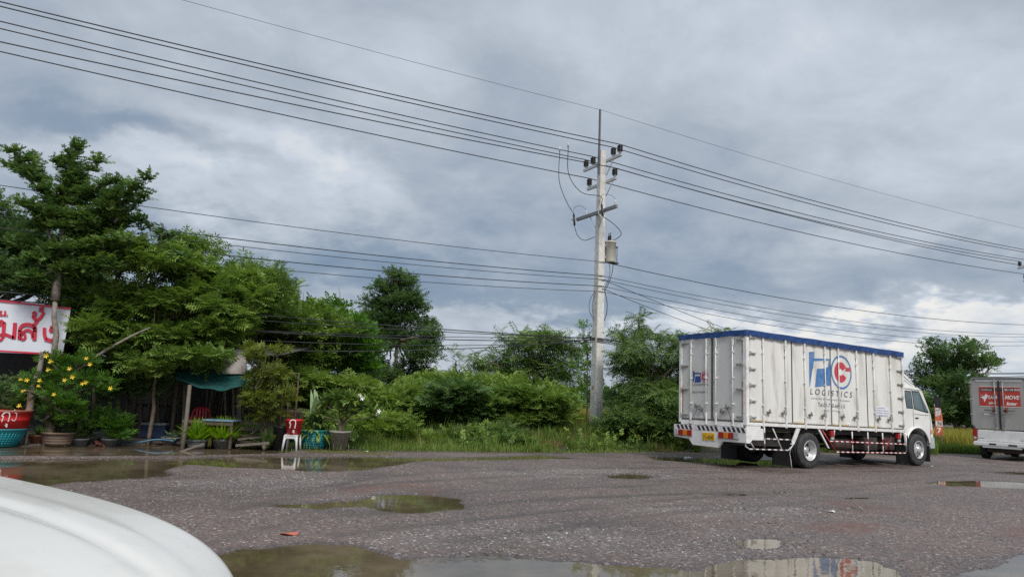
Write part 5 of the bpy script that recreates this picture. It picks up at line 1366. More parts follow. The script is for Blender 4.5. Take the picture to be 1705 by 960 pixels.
for p0, p1, n, r0, r1, fl, dy in br:
    a = at(*p0, Y1); b = at(*p1, Y1 + dy); limbs.append((limb_path(a, b, .04, 6), [.035 * (1 - i / 7) + .006 for i in range(7)], 6))
    if p0[1] > 380: limbs.append((limb_path(at(95, 450, Y1), a, .03, 4), [.05, .045, .04, .035, .03], 6))
limbs.append((limb_path(at(92, 500, Y1), at(112, 330, Y1), .03, 6), [.11, .10, .09, .08, .06, .05, .04], 8)); limbs.append((limb_path(at(112, 330, Y1), at(130, 228, Y1), .02, 5), [.045, .035, .025, .015, .01, .006], 6))
limbs.append((limb_path(at(95, 440, Y1), at(60, 340, Y1), .04, 5), [.06, .05, .04, .03, .02, .01], 6))
tree('tiered_tree', 'tall tree with tiered upswept branches, its bare trunk crossing the banner', 'tree', b1, at(92, 500, Y1), lob, 'terminalia', 'tier', 105, tr=.085, bm=barkg, nlimb=0, trunkpaths=limbs, scale=.85, sub=8, updir=.25, vb=.55, pad=.4)
# a creeper with drooping leaves at its right
g = [(236, 395, 12, 14), (246, 372, 8, 9), (238, 420, 8, 14), (268, 392, 9, 12), (276, 384, 7, 10), (292, 422, 6, 10)]
tree('creeper', 'thin creeper with dangling leaves poking above the spreading crown', 'creeper', (at(262, 520, 19.5).x, 19.5, 2.2), at(262, 430, 19.5), lp(g, 19.5, .2), 'dark', 'big', 13, tr=.010, scale=.55, sub=4, droop=.6)
# 2. darker tree at the far left
g = [(20, 400, 55, 42), (60, 440, 60, 40), (-30, 380, 60, 60), (110, 440, 45, 30), (10, 455, 60, 34), (75, 480, 45, 16), (150, 470, 40, 24), (-50, 450, 60, 40)]
tree('shade_tree', 'dense dark tree filling the left edge above the banner', 'tree', (at(-60, 700, 21).x, 21.3, 0), at(-20, 520, 21.3), lp(g, 21.3, .8), 'dark', 'small', 46, tr=.16, sub=10, scale=.9)
# 3. wide rain tree spreading to the right over the shop
g = [(210, 430, 70, 30), (290, 440, 62, 30), (340, 472, 58, 28), (170, 500, 60, 40), (240, 500, 70, 36), (310, 520, 66, 34), (370, 515, 50, 28), (250, 560, 80, 34), (320, 570, 55, 26), (190, 560, 50, 40), (400, 490, 44, 22), (150, 530, 40, 40),
     (350, 600, 26, 14), (400, 470, 40, 18), (360, 548, 40, 20), (265, 600, 40, 20), (205, 610, 38, 26)]
tree('rain_tree', 'wide bright green tree arching over the dark shop on a slanting trunk', 'tree', (at(70, 742, 19.3).x, 19.6, 0), at(150, 580, 20.2), lp(g, 20.6, 1.0), 'rain', 'rain', 42, tr=.14, sub=15, flat=.6, updir=.10, scale=.95, nlimb=12, vb=.55, pad=.5)
m = MB(); m.tube(limb_path(at(100, 640, 18.7), at(250, 545, 19.2), .012, 8), [.045, .045, .042, .04, .038, .034, .03, .026, .02], 8)
m.build('slanting_branch', barkg, label='pale bare branch slanting up to the right under the wide crown') ; bpy.data.objects['slanting_branch']['category'] = 'branch'
# pale upper growth right of it
g = [(415, 455, 28, 8), (440, 470, 26, 10), (380, 455, 34, 16), (455, 458, 16, 8), (330, 415, 26, 16), (300, 405, 20, 14), (470, 480, 20, 9)]
tree('rain_tree', 'sparser feathery tree top showing above the wide crown', 'tree', (at(400, 700, 23).x, 23, 0), at(390, 520, 23), lp(g, 23, .6), 'rain', 'feather', 34, tr=.09, sub=7)
# 4. middle broadleaf trees
g = [(430, 500, 50, 30), (470, 520, 45, 34), (500, 545, 50, 34), (450, 560, 60, 36), (530, 525, 30, 26), (545, 560, 45, 34), (500, 590, 60, 34), (430, 590, 50, 26), (390, 560, 40, 24)]
tree('broadleaf_tree', 'mid green leafy tree rising behind the rusty sheet and netting', 'tree', (at(470, 700, 25).x, 25, 0), at(470, 600, 25), lp(g, 25.2, 1.0), 'rain', 'broad', 32, tr=.12, sub=13, vb=.5, pad=.65)
g = [(548, 508, 14, 12), (570, 515, 16, 9), (560, 535, 28, 16), (590, 545, 26, 20), (575, 575, 40, 26), (605, 575, 30, 24), (530, 540, 24, 16), (600, 610, 34, 24), (555, 610, 40, 26)]
tree('fresh_leaf_tree', 'bright yellow-green tree with thin shoots between the dark tree and the shop', 'tree', (at(570, 700, 27).x, 27, 0), at(570, 610, 27), lp(g, 27, .8), 'fresh', 'broad', 26, tr=.10, sub=9, vb=.35)
m = MB()
for (x0, y0, x1, y1) in ((495, 520, 497, 474), (508, 520, 505, 486), (567, 505, 563, 478), (340, 410, 338, 396)): m.tube(limb_path(at(x0, y0, 26), at(x1, y1, 26), .02, 4), [.015, .012, .010, .008, .005], 5)
m.build('bare_shoots', bark, label='thin bare shoots sticking out above the middle tree tops', cat='shoots', kind='stuff')
# 5. tall dark tree with its visible pale trunk
Y5 = 36
g = [(664, 466, 18, 18), (652, 458, 12, 8), (682, 470, 14, 14), (665, 500, 34, 22), (625, 508, 26, 16), (690, 510, 22, 18), (650, 535, 50, 26), (700, 545, 26, 24), (615, 545, 28, 22), (690, 572, 34, 22), (650, 565, 30, 18), (720, 560, 14, 14), (620, 585, 30, 24), (705, 592, 26, 20),
     (700, 622, 22, 16), (615, 612, 28, 22), (675, 615, 16, 16), (635, 628, 30, 16), (640, 480, 16, 12)]
tree('dark_tall_tree', 'tall dark green tree standing alone on a slender trunk', 'tree', (at(657, 650, Y5).x, Y5, 0), at(660, 570, Y5), lp(g, Y5, .8), 'dark', 'small', 27, tr=.11, bm=bark, sub=9, scale=1.25, vb=.5)
# 6. leucaena group left of the pole
Y6 = 33
g = [(835, 600, 28, 22), (870, 575, 26, 18), (905, 568, 30, 18), (940, 580, 26, 20), (900, 610, 50, 28), (850, 630, 36, 20), (945, 620, 24, 26), (800, 610, 18, 12), (835, 562, 8, 10), (790, 596, 12, 8), (920, 560, 24, 10), (875, 560, 16, 8)]
tree('leucaena_tree', 'feathery tree behind the shrub mound left of the power pole', 'tree', (at(890, 700, Y6).x, Y6, 0), at(890, 640, Y6), lp(g, Y6, 1.0), 'leuc', 'feather', 20, tr=.07, sub=9, scale=1.0, droop=.35, vb=.65)
g = [(755, 588, 8, 8), (757, 605, 7, 10), (762, 625, 10, 12)]
tree('sapling', 'thin wispy sapling reaching for the cables above the mound', 'sapling', (at(765, 670, 31).x, 31, 0), at(760, 615, 31), lp(g, 31, .2), 'leuc', 'feather', 16, tr=.025, sub=4, scale=.7, droop=.4)
g = [(975, 560, 10, 9), (980, 585, 9, 14), (972, 610, 14, 16), (970, 545, 8, 6), (975, 640, 12, 20)]
tree('pole_vine', 'vine climbing the back of the concrete pole with fresh leaves on top', 'vine', (at(978, 700, 29.4).x, 29.5, 0), at(978, 600, 29.4), lp(g, 29.4, .1, .3), 'fresh', 'broad', 24, tr=.03, sub=5, scale=.8)
# 7. leucaena right of the pole up to the truck
Y7 = 27
g = [(1062, 580, 30, 22), (1042, 560, 20, 9), (1068, 545, 12, 12), (1100, 558, 24, 9), (1125, 570, 18, 14), (1046, 610, 26, 26), (1080, 615, 40, 30), (1115, 625, 34, 30), (1040, 648, 24, 28), (1072, 655, 42, 28), (1115, 665, 34, 26), (1146, 590, 18, 16), (1032, 585, 14, 14), (1150, 630, 20, 30), (1062, 685, 34, 18), (1064, 528, 7, 8), (1030, 550, 9, 6), (1138, 556, 10, 6)]
tree('leucaena_tree', 'large drooping feathery tree right of the power pole, beside the truck', 'tree', (at(1078, 722, Y7).x, Y7, 0), at(1078, 650, Y7), lp(g, Y7, .9), 'leuc', 'feather', 27, tr=.075, sub=9, scale=.85, droop=.5, vb=.5, nlimb=10)
g = [(1178, 551, 12, 7), (1208, 550, 9, 4), (1172, 560, 10, 6), (1190, 590, 30, 20), (1220, 600, 30, 20)]
tree('leucaena_tree', 'feathery tree whose tips peek over the truck tarpaulin', 'tree', (at(1190, 690, 33).x, 33, 0), at(1190, 600, 33), lp(g, 33, .4), 'leuc', 'feather', 22, tr=.07, sub=6, scale=.8, droop=.3)
# 8. the tree between truck cab and pickup
Y8 = 40
g = [(1545, 575, 10, 12), (1560, 590, 18, 14), (1600, 590, 24, 16), (1620, 580, 14, 10), (1580, 615, 40, 22), (1630, 605, 20, 14), (1560, 640, 30, 26), (1600, 650, 44, 30), (1580, 690, 50, 26), (1640, 640, 14, 12), (1630, 680, 30, 30), (1535, 620, 12, 16), (1655, 605, 10, 6), (1545, 690, 26, 24), (1620, 705, 30, 18)]
tree('broadleaf_tree', 'bushy tree between the truck cab and the grey pickup box', 'tree', (at(1590, 725, Y8).x, Y8, 0), at(1590, 680, Y8), lp(g, Y8, 1.2), 'dark', 'broad', 17, tr=.14, sub=10, scale=1.15, vb=.52)
# 9. mound of low spreading shrubs
def shrub(label, g, Y, lm='rain', tpl='rain', dens=38, jit=.8, sc=.9, vb=.5, group='shrubs of the overgrown mound', **kw):
    cx_ = sum(q[0] for q in g) / len(g); base = (at(cx_, 700, Y).x, Y, .05)
    return tree('shrub', label, 'shrub', base, Vector(base) + Vector((0, 0, .5)), lp(g, Y, jit), lm, tpl, dens, tr=.05, sub=14, scale=sc, vb=vb, flat=.6, updir=.12, pad=.6, group=group, **kw)
shrub('pale green shrub at the left end of the mound behind the frangipani', [(560, 650, 60, 24), (510, 640, 50, 26), (610, 665, 56, 30), (470, 660, 50, 24), (580, 700, 60, 24)], 25, vb=.6, nlimb=3)
shrub('light green shrub below the tall dark tree', [(650, 665, 60, 24), (700, 655, 50, 20), (640, 700, 60, 24), (700, 690, 60, 26), (610, 690, 40, 30)], 26.5, vb=.62, nlimb=3)
shrub('dense dark shrub in the middle of the mound with a shaded hollow', [(760, 650, 60, 26), (740, 680, 66, 28), (800, 680, 60, 26), (760, 715, 70, 18), (700, 712, 46, 18)], 26.0, 'terminalia', 'rain', 40, vb=.5, nlimb=3)
shrub('upper shrub of the mound with bright leafy tips', [(760, 637, 50, 18), (820, 642, 56, 18), (710, 640, 40, 16), (880, 650, 50, 20)], 29.5, 'rain', 'broad', 28, vb=.7, nlimb=3)
shrub('layered spreading shrub left of the pole foot', [(860, 660, 50, 18), (900, 675, 54, 20), (850, 695, 60, 22), (910, 700, 46, 20), (935, 670, 26, 20), (880, 720, 56, 14)], 26.8, 'rain', 'rain', 42, vb=.48, nlimb=4)
shrub('low undergrowth shrub right of the pole foot', [(1030, 700, 30, 18), (1075, 705, 34, 18), (1120, 705, 36, 24), (1160, 700, 30, 30)], 26.2, 'leuc', 'long', 26, vb=.4, nlimb=3)
shrub('scrub standing behind the rear of the truck', [(1180, 690, 50, 30), (1240, 700, 50, 26), (1300, 700, 50, 26), (1360, 705, 50, 22), (1430, 710, 50, 20)], 31, 'dark', 'broad', 20, vb=.5, nlimb=3)
shrub('low pale vine tangle spilling over the verge right of the frangipani', [(600, 706, 34, 16), (640, 716, 46, 16), (690, 728, 40, 11), (655, 700, 40, 16)], 22.6, 'rain', 'long', 44, jit=.5, sc=.55, vb=.75, group=None, nlimb=2)
shrub('low bright vine tangle in front of the dark hollow of the mound', [(740, 732, 36, 10), (790, 730, 40, 12), (850, 728, 36, 12), (820, 716, 30, 12)], 24.2, 'leuc', 'long', 36, jit=.4, sc=.6, vb=.6, group=None, nlimb=2)
# 10. tall yellow green shrub by the stall
shrub('tall thin yellow-green shrub between the stall and the red tub', [(430, 590, 14, 20), (466, 582, 13, 10), (434, 625, 20, 24), (460, 625, 22, 20), (430, 655, 20, 24), (464, 660, 22, 22), (446, 690, 20, 14), (415, 582, 8, 10)], 19.8, 'yellow', 'long', 46, jit=.3, sc=.6, vb=.45, group=None, nlimb=8)
# dark backing trees behind the shop
g = [(120, 560, 40, 30), (180, 640, 40, 26), (240, 640, 40, 24), (110, 610, 30, 24)]
tree('shop_tree', 'dark leafy growth hanging in front of the shop roof', 'tree', (at(200, 740, 20.6).x, 20.6, 0), at(195, 640, 20.6), lp(g, 20.5, .4), 'dark', 'rain', 36, tr=.08, sub=9, scale=.8)
for i, (x0, x1, y1, Y, r_) in enumerate(((150, 162, 600, 19.7, .045), (232, 236, 620, 21.0, .05), (262, 250, 600, 21.5, .07), (215, 205, 600, 21.5, .06), (388, 385, 610, 20.7, .035), (372, 375, 625, 20.9, .03))):
    m = MB(); a = at(x0, 735, Y); a.z = 0; m.tube(limb_path(a, at(x1, y1, Y), .03, 5), [r_, r_, r_ * .9, r_ * .9, r_ * .8, r_ * .7], 7)
    m.build('bare_trunk', bark, label=('thin leaning trunk right of the yellow flowers', 'straight stem left of the stall post', 'thick dark trunk beside the stall post', 'dark trunk between flowers and stall', 'thin dark stem behind the blue-topped table', 'thinnest stem behind the blue-topped table')[i], cat='trunk', group='bare trunks under the shop trees')
g = [(290, 590, 26, 12), (328, 586, 28, 10), (262, 606, 22, 14), (222, 600, 30, 20), (362, 586, 22, 9)]
tree('overhang_tree', 'leafy boughs drooping onto the teal net', 'tree', (at(246, 740, 20.0).x, 20.0, 0), at(262, 610, 20), lp(g, 19.6, .3), 'rain', 'rain', 46, tr=.05, sub=10, scale=.75, droop=.25, pad=.6, nlimb=3)
for i in range(46):
    px_ = random.uniform(150, 470); Yv = random.uniform(20.3, 22.0); m = MB(); a = at(px_, random.uniform(590, 640), Yv); L_ = random.uniform(.5, 1.7)
    m.tube([a, a + Vector((random.uniform(-.05, .05), 0, -L_ * .5)), a + Vector((random.uniform(-.1, .1), 0, -L_))], [.012, .014, .006], 5)
    if i == 0: HV = m
    else: HV.add(m.v, m.f, 0, True)
HV.build('hanging_vines', mat('dry_vine', (.12, .10, .06), .9, .4, 8), label='dry vines and roots hanging in the dark under the shop trees', kind='stuff')
# 11. yellow trumpet shrub
g = [(110, 610, 26, 16), (85, 635, 34, 20), (130, 640, 32, 22), (60, 650, 22, 18), (100, 665, 34, 18), (170, 640, 18, 14), (45, 670, 20, 16), (140, 600, 22, 10), (90, 600, 20, 12), (115, 690, 22, 20)]
hp = MB(); hp.tube(curve3([at(190, 733, 19.9), at(225, 736, 19.6), at(262, 731, 19.8), at(290, 734, 20.0)]), .022, 6)
hp.build('water_pipe', mat('blue_pipe', (.05, .16, .26), .5, .2), label='blue plastic pipe lying on the dark shop floor', cat='pipe')
b11 = at(80, 742, 18.5); b11.z = 0
ys = tree('trumpet_shrub', 'leafy shrub dotted with yellow trumpet flowers below the banner', 'shrub', b11, at(88, 670, 18.5), lp(g, 18.5, .35), 'fresh', 'long', 62, tr=.13, bm=bark, sub=8, scale=.5, vb=.2, nlimb=8)
YF = mat('yellow_petal', (.72, .50, .03), .5, .1, 9)
def flower(parent, p, r, m_, origin):
    m = MB(); d = Vector((random.uniform(-.4, .4), -1, random.uniform(-.1, .5))).normalized(); q = d.to_track_quat('Z', 'Y').to_matrix().to_4x4()
    for k in range(5):
        a = k * 1.2566; c, s = math.cos(a), math.sin(a)
        P = [(0, 0, -.03), (r * .5 * math.cos(a - .45), r * .5 * math.sin(a - .45), .0), (r * math.cos(a - .25), r * math.sin(a - .25), .012), (r * math.cos(a + .25), r * math.sin(a + .25), .012), (r * .5 * math.cos(a + .45), r * .5 * math.sin(a + .45), .0)]
        m.add([q @ Vector(x) for x in P], [(0, 1, 2, 3, 4)], 0, True)
    m.tube([q @ Vector((0, 0, -.02)), q @ Vector((0, 0, -.10))], [.022, .008], 6)
    return m.build('flower', m_, parent, T=Matrix.Translation(Vector(p) - Vector(origin)))
for (x, y) in ((77, 592), (84, 601), (144, 596), (116, 613), (121, 627), (34, 631), (38, 650), (64, 642), (137, 638), (143, 636), (90, 656), (32, 675), (184, 646), (80, 615), (66, 633), (108, 632), (45, 632), (150, 606)):
    flower(ys, at(x, y, 17.85), random.uniform(.040, .068), YF, b11)
m = MB(); m.tube(limb_path(Vector((at(35, 740, 18.4).x, 18.4, -.1)), at(70, 585, 18.5), .05, 8), [.10, .10, .09, .085, .08, .07, .065, .06, .05], 9); m.tube(limb_path(Vector((at(42, 742, 18.3).x, 18.3, -.05)), at(46, 690, 18.3), .01, 3), [.03] * 4, 6)
o = m.build('old_stump_trunk', barkg, label='grey split leaning trunk right of the red tub', cat='trunk')
# dark bush above the left tub
shrub('dark bush growing over the left red tub', [(10, 660, 26, 24), (20, 640, 24, 16), (35, 680, 18, 14)], 18.8, 'dark', 'small', 60, jit=.2, sc=.55, vb=.5, group=None, nlimb=2)
# ------------------------------------------------------------------ potted plants
def pot_leaves(pot_, lobes, lm, tpl, dens, scale, **kw):
    o = pot_.location; return leafmass('plant', pot_, [((o.x + a, o.y + b, o.z + c), (r1, r1, r2)) for a, b, c, r1, r2 in lobes], lm, tpl, dens, (o.x, o.y, o.z), scale=scale, **kw)
pot_leaves(pot_a, [(-.05, 0, .75, .30, .42), (.05, .0, .5, .25, .25)], 'terminalia', 'long', 34, .55, sub=6, vb=.6)
pot_leaves(pot_c, [(.0, 0, .45, .34, .26), (.12, 0, .65, .30, .2), (.2, -.05, .30, .3, .24)], 'fresh', 'long', 50, .6, sub=7, vb=.15)
pot_leaves(pot_d, [(-.25, 0, .55, .36, .26), (.0, 0, .70, .34, .22), (-.05, -.1, .42, .30, .2)], 'fresh', 'broad', 46, .6, sub=7, vb=.15)
pot_leaves(pot_i, [(-.05, .05, .42, .30, .28)], 'terminalia', 'broad', 80, .6, sub=6, vb=.6)
fan('leaf_clump', pot_b, 22, .35, .018, 'fresh', origin=(0, 0, .18), tilt=(.4, 1.6))
RL = leaf_mat('reddish_leaf', (.14, .04, .04), (.24, .07, .06), (.30, .16, .12)); LM['red'] = RL
fan('red_leaves', pot_d, 9, .18, .055, 'red', origin=(-.1, -.16, .1), tilt=(1.0, 2.2), spread=.14); fan('red_leaves', pot_c, 8, .18, .055, 'red', origin=(-.22, -.12, .06), tilt=(1.0, 2.2), spread=.1)
fan('fern_fronds', pot_e, 340, .62, .020, 'fern', origin=(0, 0, .2), tilt=(.1, 1.5), spread=.20, vb=.30, curl=.38)
fan('fern_fronds', pot_f, 360, .68, .020, 'fern', origin=(0, 0, .2), tilt=(.1, 1.5), spread=.20, vb=.55, curl=.38)
fan('dry_fronds', pot_f, 40, .55, .016, 'straw', origin=(-.38, -.05, .35), tilt=(1.2, 2.6), spread=.1, vb=.4)
LM['dusky'] = leaf_mat('dusky_leaf', (.07, .10, .06), (.14, .18, .12), (.26, .30, .24))
fan('patterned_leaves', pot_g, 16, .34, .085, 'dusky', origin=(0, 0, .16), tilt=(.3, 1.8), spread=.06)
p_ = empty('leafy_plant', (at(445, 735, 19.9).x, 19.9, .03), 0, label='dark heart-leaved plant between the bench and the red tub', cat='plant')
fan('leaves', p_, 14, .75, .13, 'dark', tilt=(.2, 1.7), vb=.75)
# big-leaved plant in the turquoise basket
bo = bsk2
fan('big_leaves', bo, 10, 1.35, .13, 'varieg', origin=(0, 0, .42), tilt=(.0, .85), spread=.03, vb=.72, rise=1.1, curl=.35)
fan('lower_leaves', bo, 110, .68, .050, 'leuc', origin=(0, 0, .36), tilt=(.9, 2.1), spread=.10, vb=.75)
fan('lower_leaves', bo, 80, .62, .045, 'leuc', origin=(0, 0, .62), tilt=(.9, 1.9), spread=.06, vb=.6)
# frangipani in the concrete pot
m = MB(); hd_ = []
for (dx, dz) in ((-.45, 1.30), (-.12, 1.45), (.22, 1.42), (.62, 1.25), (.90, 1.02), (-.62, 1.02), (.35, 1.10), (.05, 1.12)):
    m.tube(curve3([(0, 0, .45), (dx * .15, .02, .75), (dx * .6, random.uniform(-.15, .15), .5 + (dz - .5) * .7), (dx, 0, dz - .1)]), .018, 6); hd_.append((dx, 0, dz - .12))
m.build('stem', bark, pot_h)
for k, h_ in enumerate(hd_): fan('leaf_rosette', pot_h, 38, .50, .055, 'terminalia', origin=h_, tilt=(.4, 2.3), spread=.03, vb=.72, curl=.3)
PET = mat('white_petal', (.78, .78, .72), .5, .05, 9)
for (x, y) in ((599, 658), (603, 663), (631, 684), (629, 689)): flower(pot_h, at(x, y, float(pot_h.location.y) - .25), .06, PET, pot_h.location)
# ------------------------------------------------------------------ grass and weeds
def grass_field(name, xs, ys, hs, lm, label, wd=.010, zoff=0.0, lean=.35, vb=.5, vs=.18):
    clear = ~((xs < -3.9) & (xs > -13) & (ys < 20.75) & (rng.random(len(xs)) < .93)); xs, ys, hs = xs[clear], ys[clear], hs[clear]
    n = len(xs); z = ground_h(xs, ys) + zoff
    a = rng.random(n) * 6.283; ln = hs * rng.uniform(.1, 1, n) * lean
    d = np.column_stack([np.cos(a), np.sin(a)]); s = np.column_stack([-d[:, 1], d[:, 0], np.zeros(n)])
    b = np.column_stack([xs, ys, z - .02]); mid = b + np.column_stack([d * (ln * .35)[:, None], hs * .6]); tip = b + np.column_stack([d * ln[:, None], hs * rng.uniform(.82, 1.0, n)])
    w = (wd * rng.uniform(.6, 1.4, n))[:, None]
    V = np.stack([b + s * w, mid + s * w * .8, tip, mid - s * w * .8, ], 1); V[:, 0] = b
    V = np.stack([b - s * w * .5, mid - s * w * .7, tip, mid + s * w * .7], 1)
    v = np.clip(vb + rng.normal(0, vs, n) + .35 * fbm(xs * .5, ys * .5, 3, 77), 0, 1)
    return scatter_mesh(name, V, QF, LM[lm], np.repeat(v[:, None], 4, 1), label=label, kind='stuff')
def verge_pts(n, e0, e1, x0, x1):
    u = rng.uniform(x0, x1, n); e = rng.uniform(e0, e1, n)
    cs, sn = math.cos(R(26.5)), math.sin(R(26.5))
    t_ = (u - 3) / cs
    return 3 + t_ * cs - e * sn, 24.0 + t_ * sn + e * cs, e
x, y, e = verge_pts(120000, -.7, 4.2, -6.5, 18)
e = e + .55 * fbm(x * .5, y * .5, 3, 84) * 1.6
tuft = fbm(x * .9, y * .9, 3, 80) + .5 * vnoise(x * 2.6, y * 2.6, 83)
hh = np.clip(.07 + .20 * np.clip(e, 0, 2.5), .05, .42) * np.clip(.9 + 1.7 * tuft, .15, 2.4) * rng.uniform(.45, 1.15, len(x))
keep = (rng.random(len(x)) < np.clip(.18 + e * .6 + tuft * .9, .04, 1)) & (hh > .03)
x, y, hh, e, tuft = (q[keep] for q in (x, y, hh, e, tuft))
dry = fbm(x * .7, y * .7, 3, 90) + rng.normal(0, .12, len(x)) > .22
lush = (fbm(x * .45, y * .45, 2, 95) > -.05) & ~dry
rest = ~dry & ~lush
grass_field('grass', x[lush], y[lush], hh[lush] * 1.15, 'grass', 'lush tufts of roadside grass at the foot of the scrub', .012, lean=.7, vb=.55)
grass_field('grass', x[rest], y[rest], hh[rest], 'terminalia', 'darker coarse grass between the tufts', .013, lean=.6, vb=.45)
grass_field('dry_grass', x[dry], y[dry], hh[dry] * .9, 'drygr', 'browning grass patches along the verge', .010, lean=.8, vb=.45)
tx, ty, te = verge_pts(260, -.1, 2.6, -6.3, 17)
Vt = []; At = []
for a, b in zip(tx, ty):
    if a < -3.9 and b < 20.9: continue
    z0 = gz(a, b); v0 = rng.normal(.55, .2); hL = rng.uniform(.35, 1.0)
    for _ in range(34):
        an = rng.random() * 6.283; L_ = hL * rng.uniform(.5, 1.05); tl = rng.uniform(.2, 1.7); d = np.array([math.cos(an), math.sin(an), 0]); s_ = np.array([-d[1], d[0], 0]); p = np.array([a, b, z0]) + d * .05 * rng.random(); ang = math.pi / 2 - tl * .35; w = rng.uniform(.006, .012); pts = [p]
        for k in range(4): ang -= tl * .28; p = p + (d * math.cos(ang) + np.array([0, 0, 1.]) * math.sin(ang)) * L_ / 4; pts.append(p)
        for k in range(4):
            w0, w1 = w * (1 - k / 4.2), w * (1 - (k + 1) / 4.2); Vt.append([pts[k] + s_ * w0, pts[k + 1] + s_ * w1, pts[k + 1] - s_ * w1, pts[k] - s_ * w0]); At.append([np.clip(v0, 0, 1)] * 4)
scatter_mesh('tall_grass', np.array(Vt), QF, LM['grass'], np.array(At), label='arching tufts of taller grass along the verge', kind='stuff')
# broad-leaved weeds among the grass
xw, yw, ew = verge_pts(1500, .1, 4.0, -6.5, 17)
kw_ = fbm(xw * .8, yw * .8, 3, 99) > .02; xw, yw = xw[kw_], yw[kw_]
zw = ground_h(xw, yw); n = len(xw)
P_w = np.column_stack([xw, yw, zw + rng.uniform(.05, .45, n)]); Dw_ = norm(np.column_stack([rng.normal(size=(n, 2)), rng.uniform(.2, 1.2, n)]))
Vw = sprays(P_w, Dw_, norm(np.array([0, 0, 1.0]) + rng.normal(0, .3, (n, 3))), rng.uniform(.5, 1.0, n), 'broad')
Aw = np.repeat(np.clip(rng.normal(.5, .2, n), 0, 1)[:, None], Vw.shape[1], 1)
scatter_mesh('weeds', Vw.reshape(-1, 4, 3), QF, LM['rain'], Aw.reshape(-1, 4), label='broad-leaved weeds mixed into the roadside grass', kind='stuff')
x = rng.uniform(-5.6, 1.5, 16000); y = 19.6 + rng.random(16000) ** 1.2 * 4.5
ok = edge_e(x, y) > -.35
grass_field('grass', x[ok], y[ok], (rng.uniform(.05, .32, len(x)))[ok], 'grass', 'short grass and weeds behind the flower pots', .010)
x = rng.uniform(-12.5, -4.5, 3500); y = rng.uniform(18.6, 19.9, 3500); z = ground_h(x, y); ok = z > WATER_Z + .004
grass_field('grass', x[ok], y[ok], rng.uniform(.03, .14, len(x))[ok], 'grass', 'sparse weeds around the pots at the shop front', .008)
# yellow tall grass
def patch(n, px0, px1, Y0, Y1_):
    yy = rng.uniform(Y0, Y1_, n); xx = rng.uniform(at(px0, 700, 1).x, at(px1, 700, 1).x, n) * yy; return xx, yy
x, y = patch(26000, 1545, 1700, 33.5, 42); grass_field('yellow_grass', x, y, rng.uniform(.45, .95, len(x)), 'straw', 'tall yellowing grass beside the pickup', .014, vb=.45)
x, y = patch(9000, 1520, 1650, 31.6, 33.6); grass_field('grass', x, y, rng.uniform(.15, .45, len(x)), 'grass', 'green grass in front of the yellow grass', .013)
x, y = patch(12000, 940, 1010, 31, 46); grass_field('yellow_grass', x, y, rng.uniform(.5, 1.2, len(x)), 'straw', 'pale grass glimpsed behind the concrete pole', .014, vb=.2)
x, y = patch(9000, -100, 330, 27, 45); grass_field('grass', x, y, rng.uniform(.8, 1.8, len(x)), 'grass', 'light green field grass seen through the shop', .02, vb=.8)
x, y = patch(26000, 1150, 1560, 30, 36); grass_field('grass', x, y, rng.uniform(.3, .8, len(x)), 'grass', 'rough grass behind the truck', .013, vb=.45)
# brown dead patches and fallen leaves at the verge
x = rng.uniform(-5.2, -3.0, 500); y = rng.uniform(19.3, 20.2, 500)
V = []; 
for a, b in zip(x, y):
    z = gz(a, b) + .012; t_ = rng.random() * 6.28; r_ = rng.uniform(.02, .05); V.append([(a + r_ * math.cos(t_ + k * 1.57) * (1 if k % 2 else .5), b + r_ * math.sin(t_ + k * 1.57) * (1 if k % 2 else .5), z + .01 * (k % 2)) for k in range(4)])
scatter_mesh('leaf_litter', np.array(V), QF, LM['straw'], np.full((500, 4), .1), label='brown fallen leaves beside the concrete pot', kind='stuff')
# distant tree belt
bl = []
for i in range(150):
    a = -1.5 + 3.0 * i / 149; rr = 150 + 10 * math.sin(i * 1.3); bl.append(((rr * math.sin(a), rr * math.cos(a), 1.6), (4.2, 3, 2.4 + 1.2 * random.random())))
V, A = crown_from(bl, 'big', .55, 4.2, sub=5)
scatter_mesh('distant_treeline', V, QF, LM['dark'], A, label='low dark tree belt along the horizon', kind='stuff')
# ------------------------------------------------------------------ small things
bird = empty('bird', at(728, 588, 26.0), 0, label='small dark bird perched on the low drooping cable', cat='bird')
m = MB(); m.lathe([(0, -.07), (.03, -.055), (.045, -.01), (.042, .03), (.025, .065), (.032, .085), (.028, .11), (0, .125)], 'z', n=12); m.tube([(-.0, 0, -.04), (-.05, 0, -.17)], [.02, .012], 6); m.tube([(.02, 0, .09), (.06, 0, .085)], [.010, .002], 5)
m.build('body', mat('dark_plumage', (.03, .03, .035), .7, .2), bird)
bt = empty('plastic_bottle', gnd(1146, 766) + Vector((0, 0, .02)), .3, label='crumpled white plastic bottle lying by the puddle edge', cat='bottle')
m = MB(); m.lathe([(0, -.12), (.045, -.12), (.05, -.09), (.04, -.02), (.05, .03), (.045, .07), (.018, .11), (.018, .13), (0, .13)], 'x', c=(0, 0, .045), n=14); m.build('body', mat('cloudy_plastic', (.62, .64, .66), .3, .1), bt)
m = MB(); m.lathe([(0, .131), (.02, .131), (.02, .152), (0, .152)], 'x', c=(0, 0, .045), n=10); m.build('cap', SW, bt)
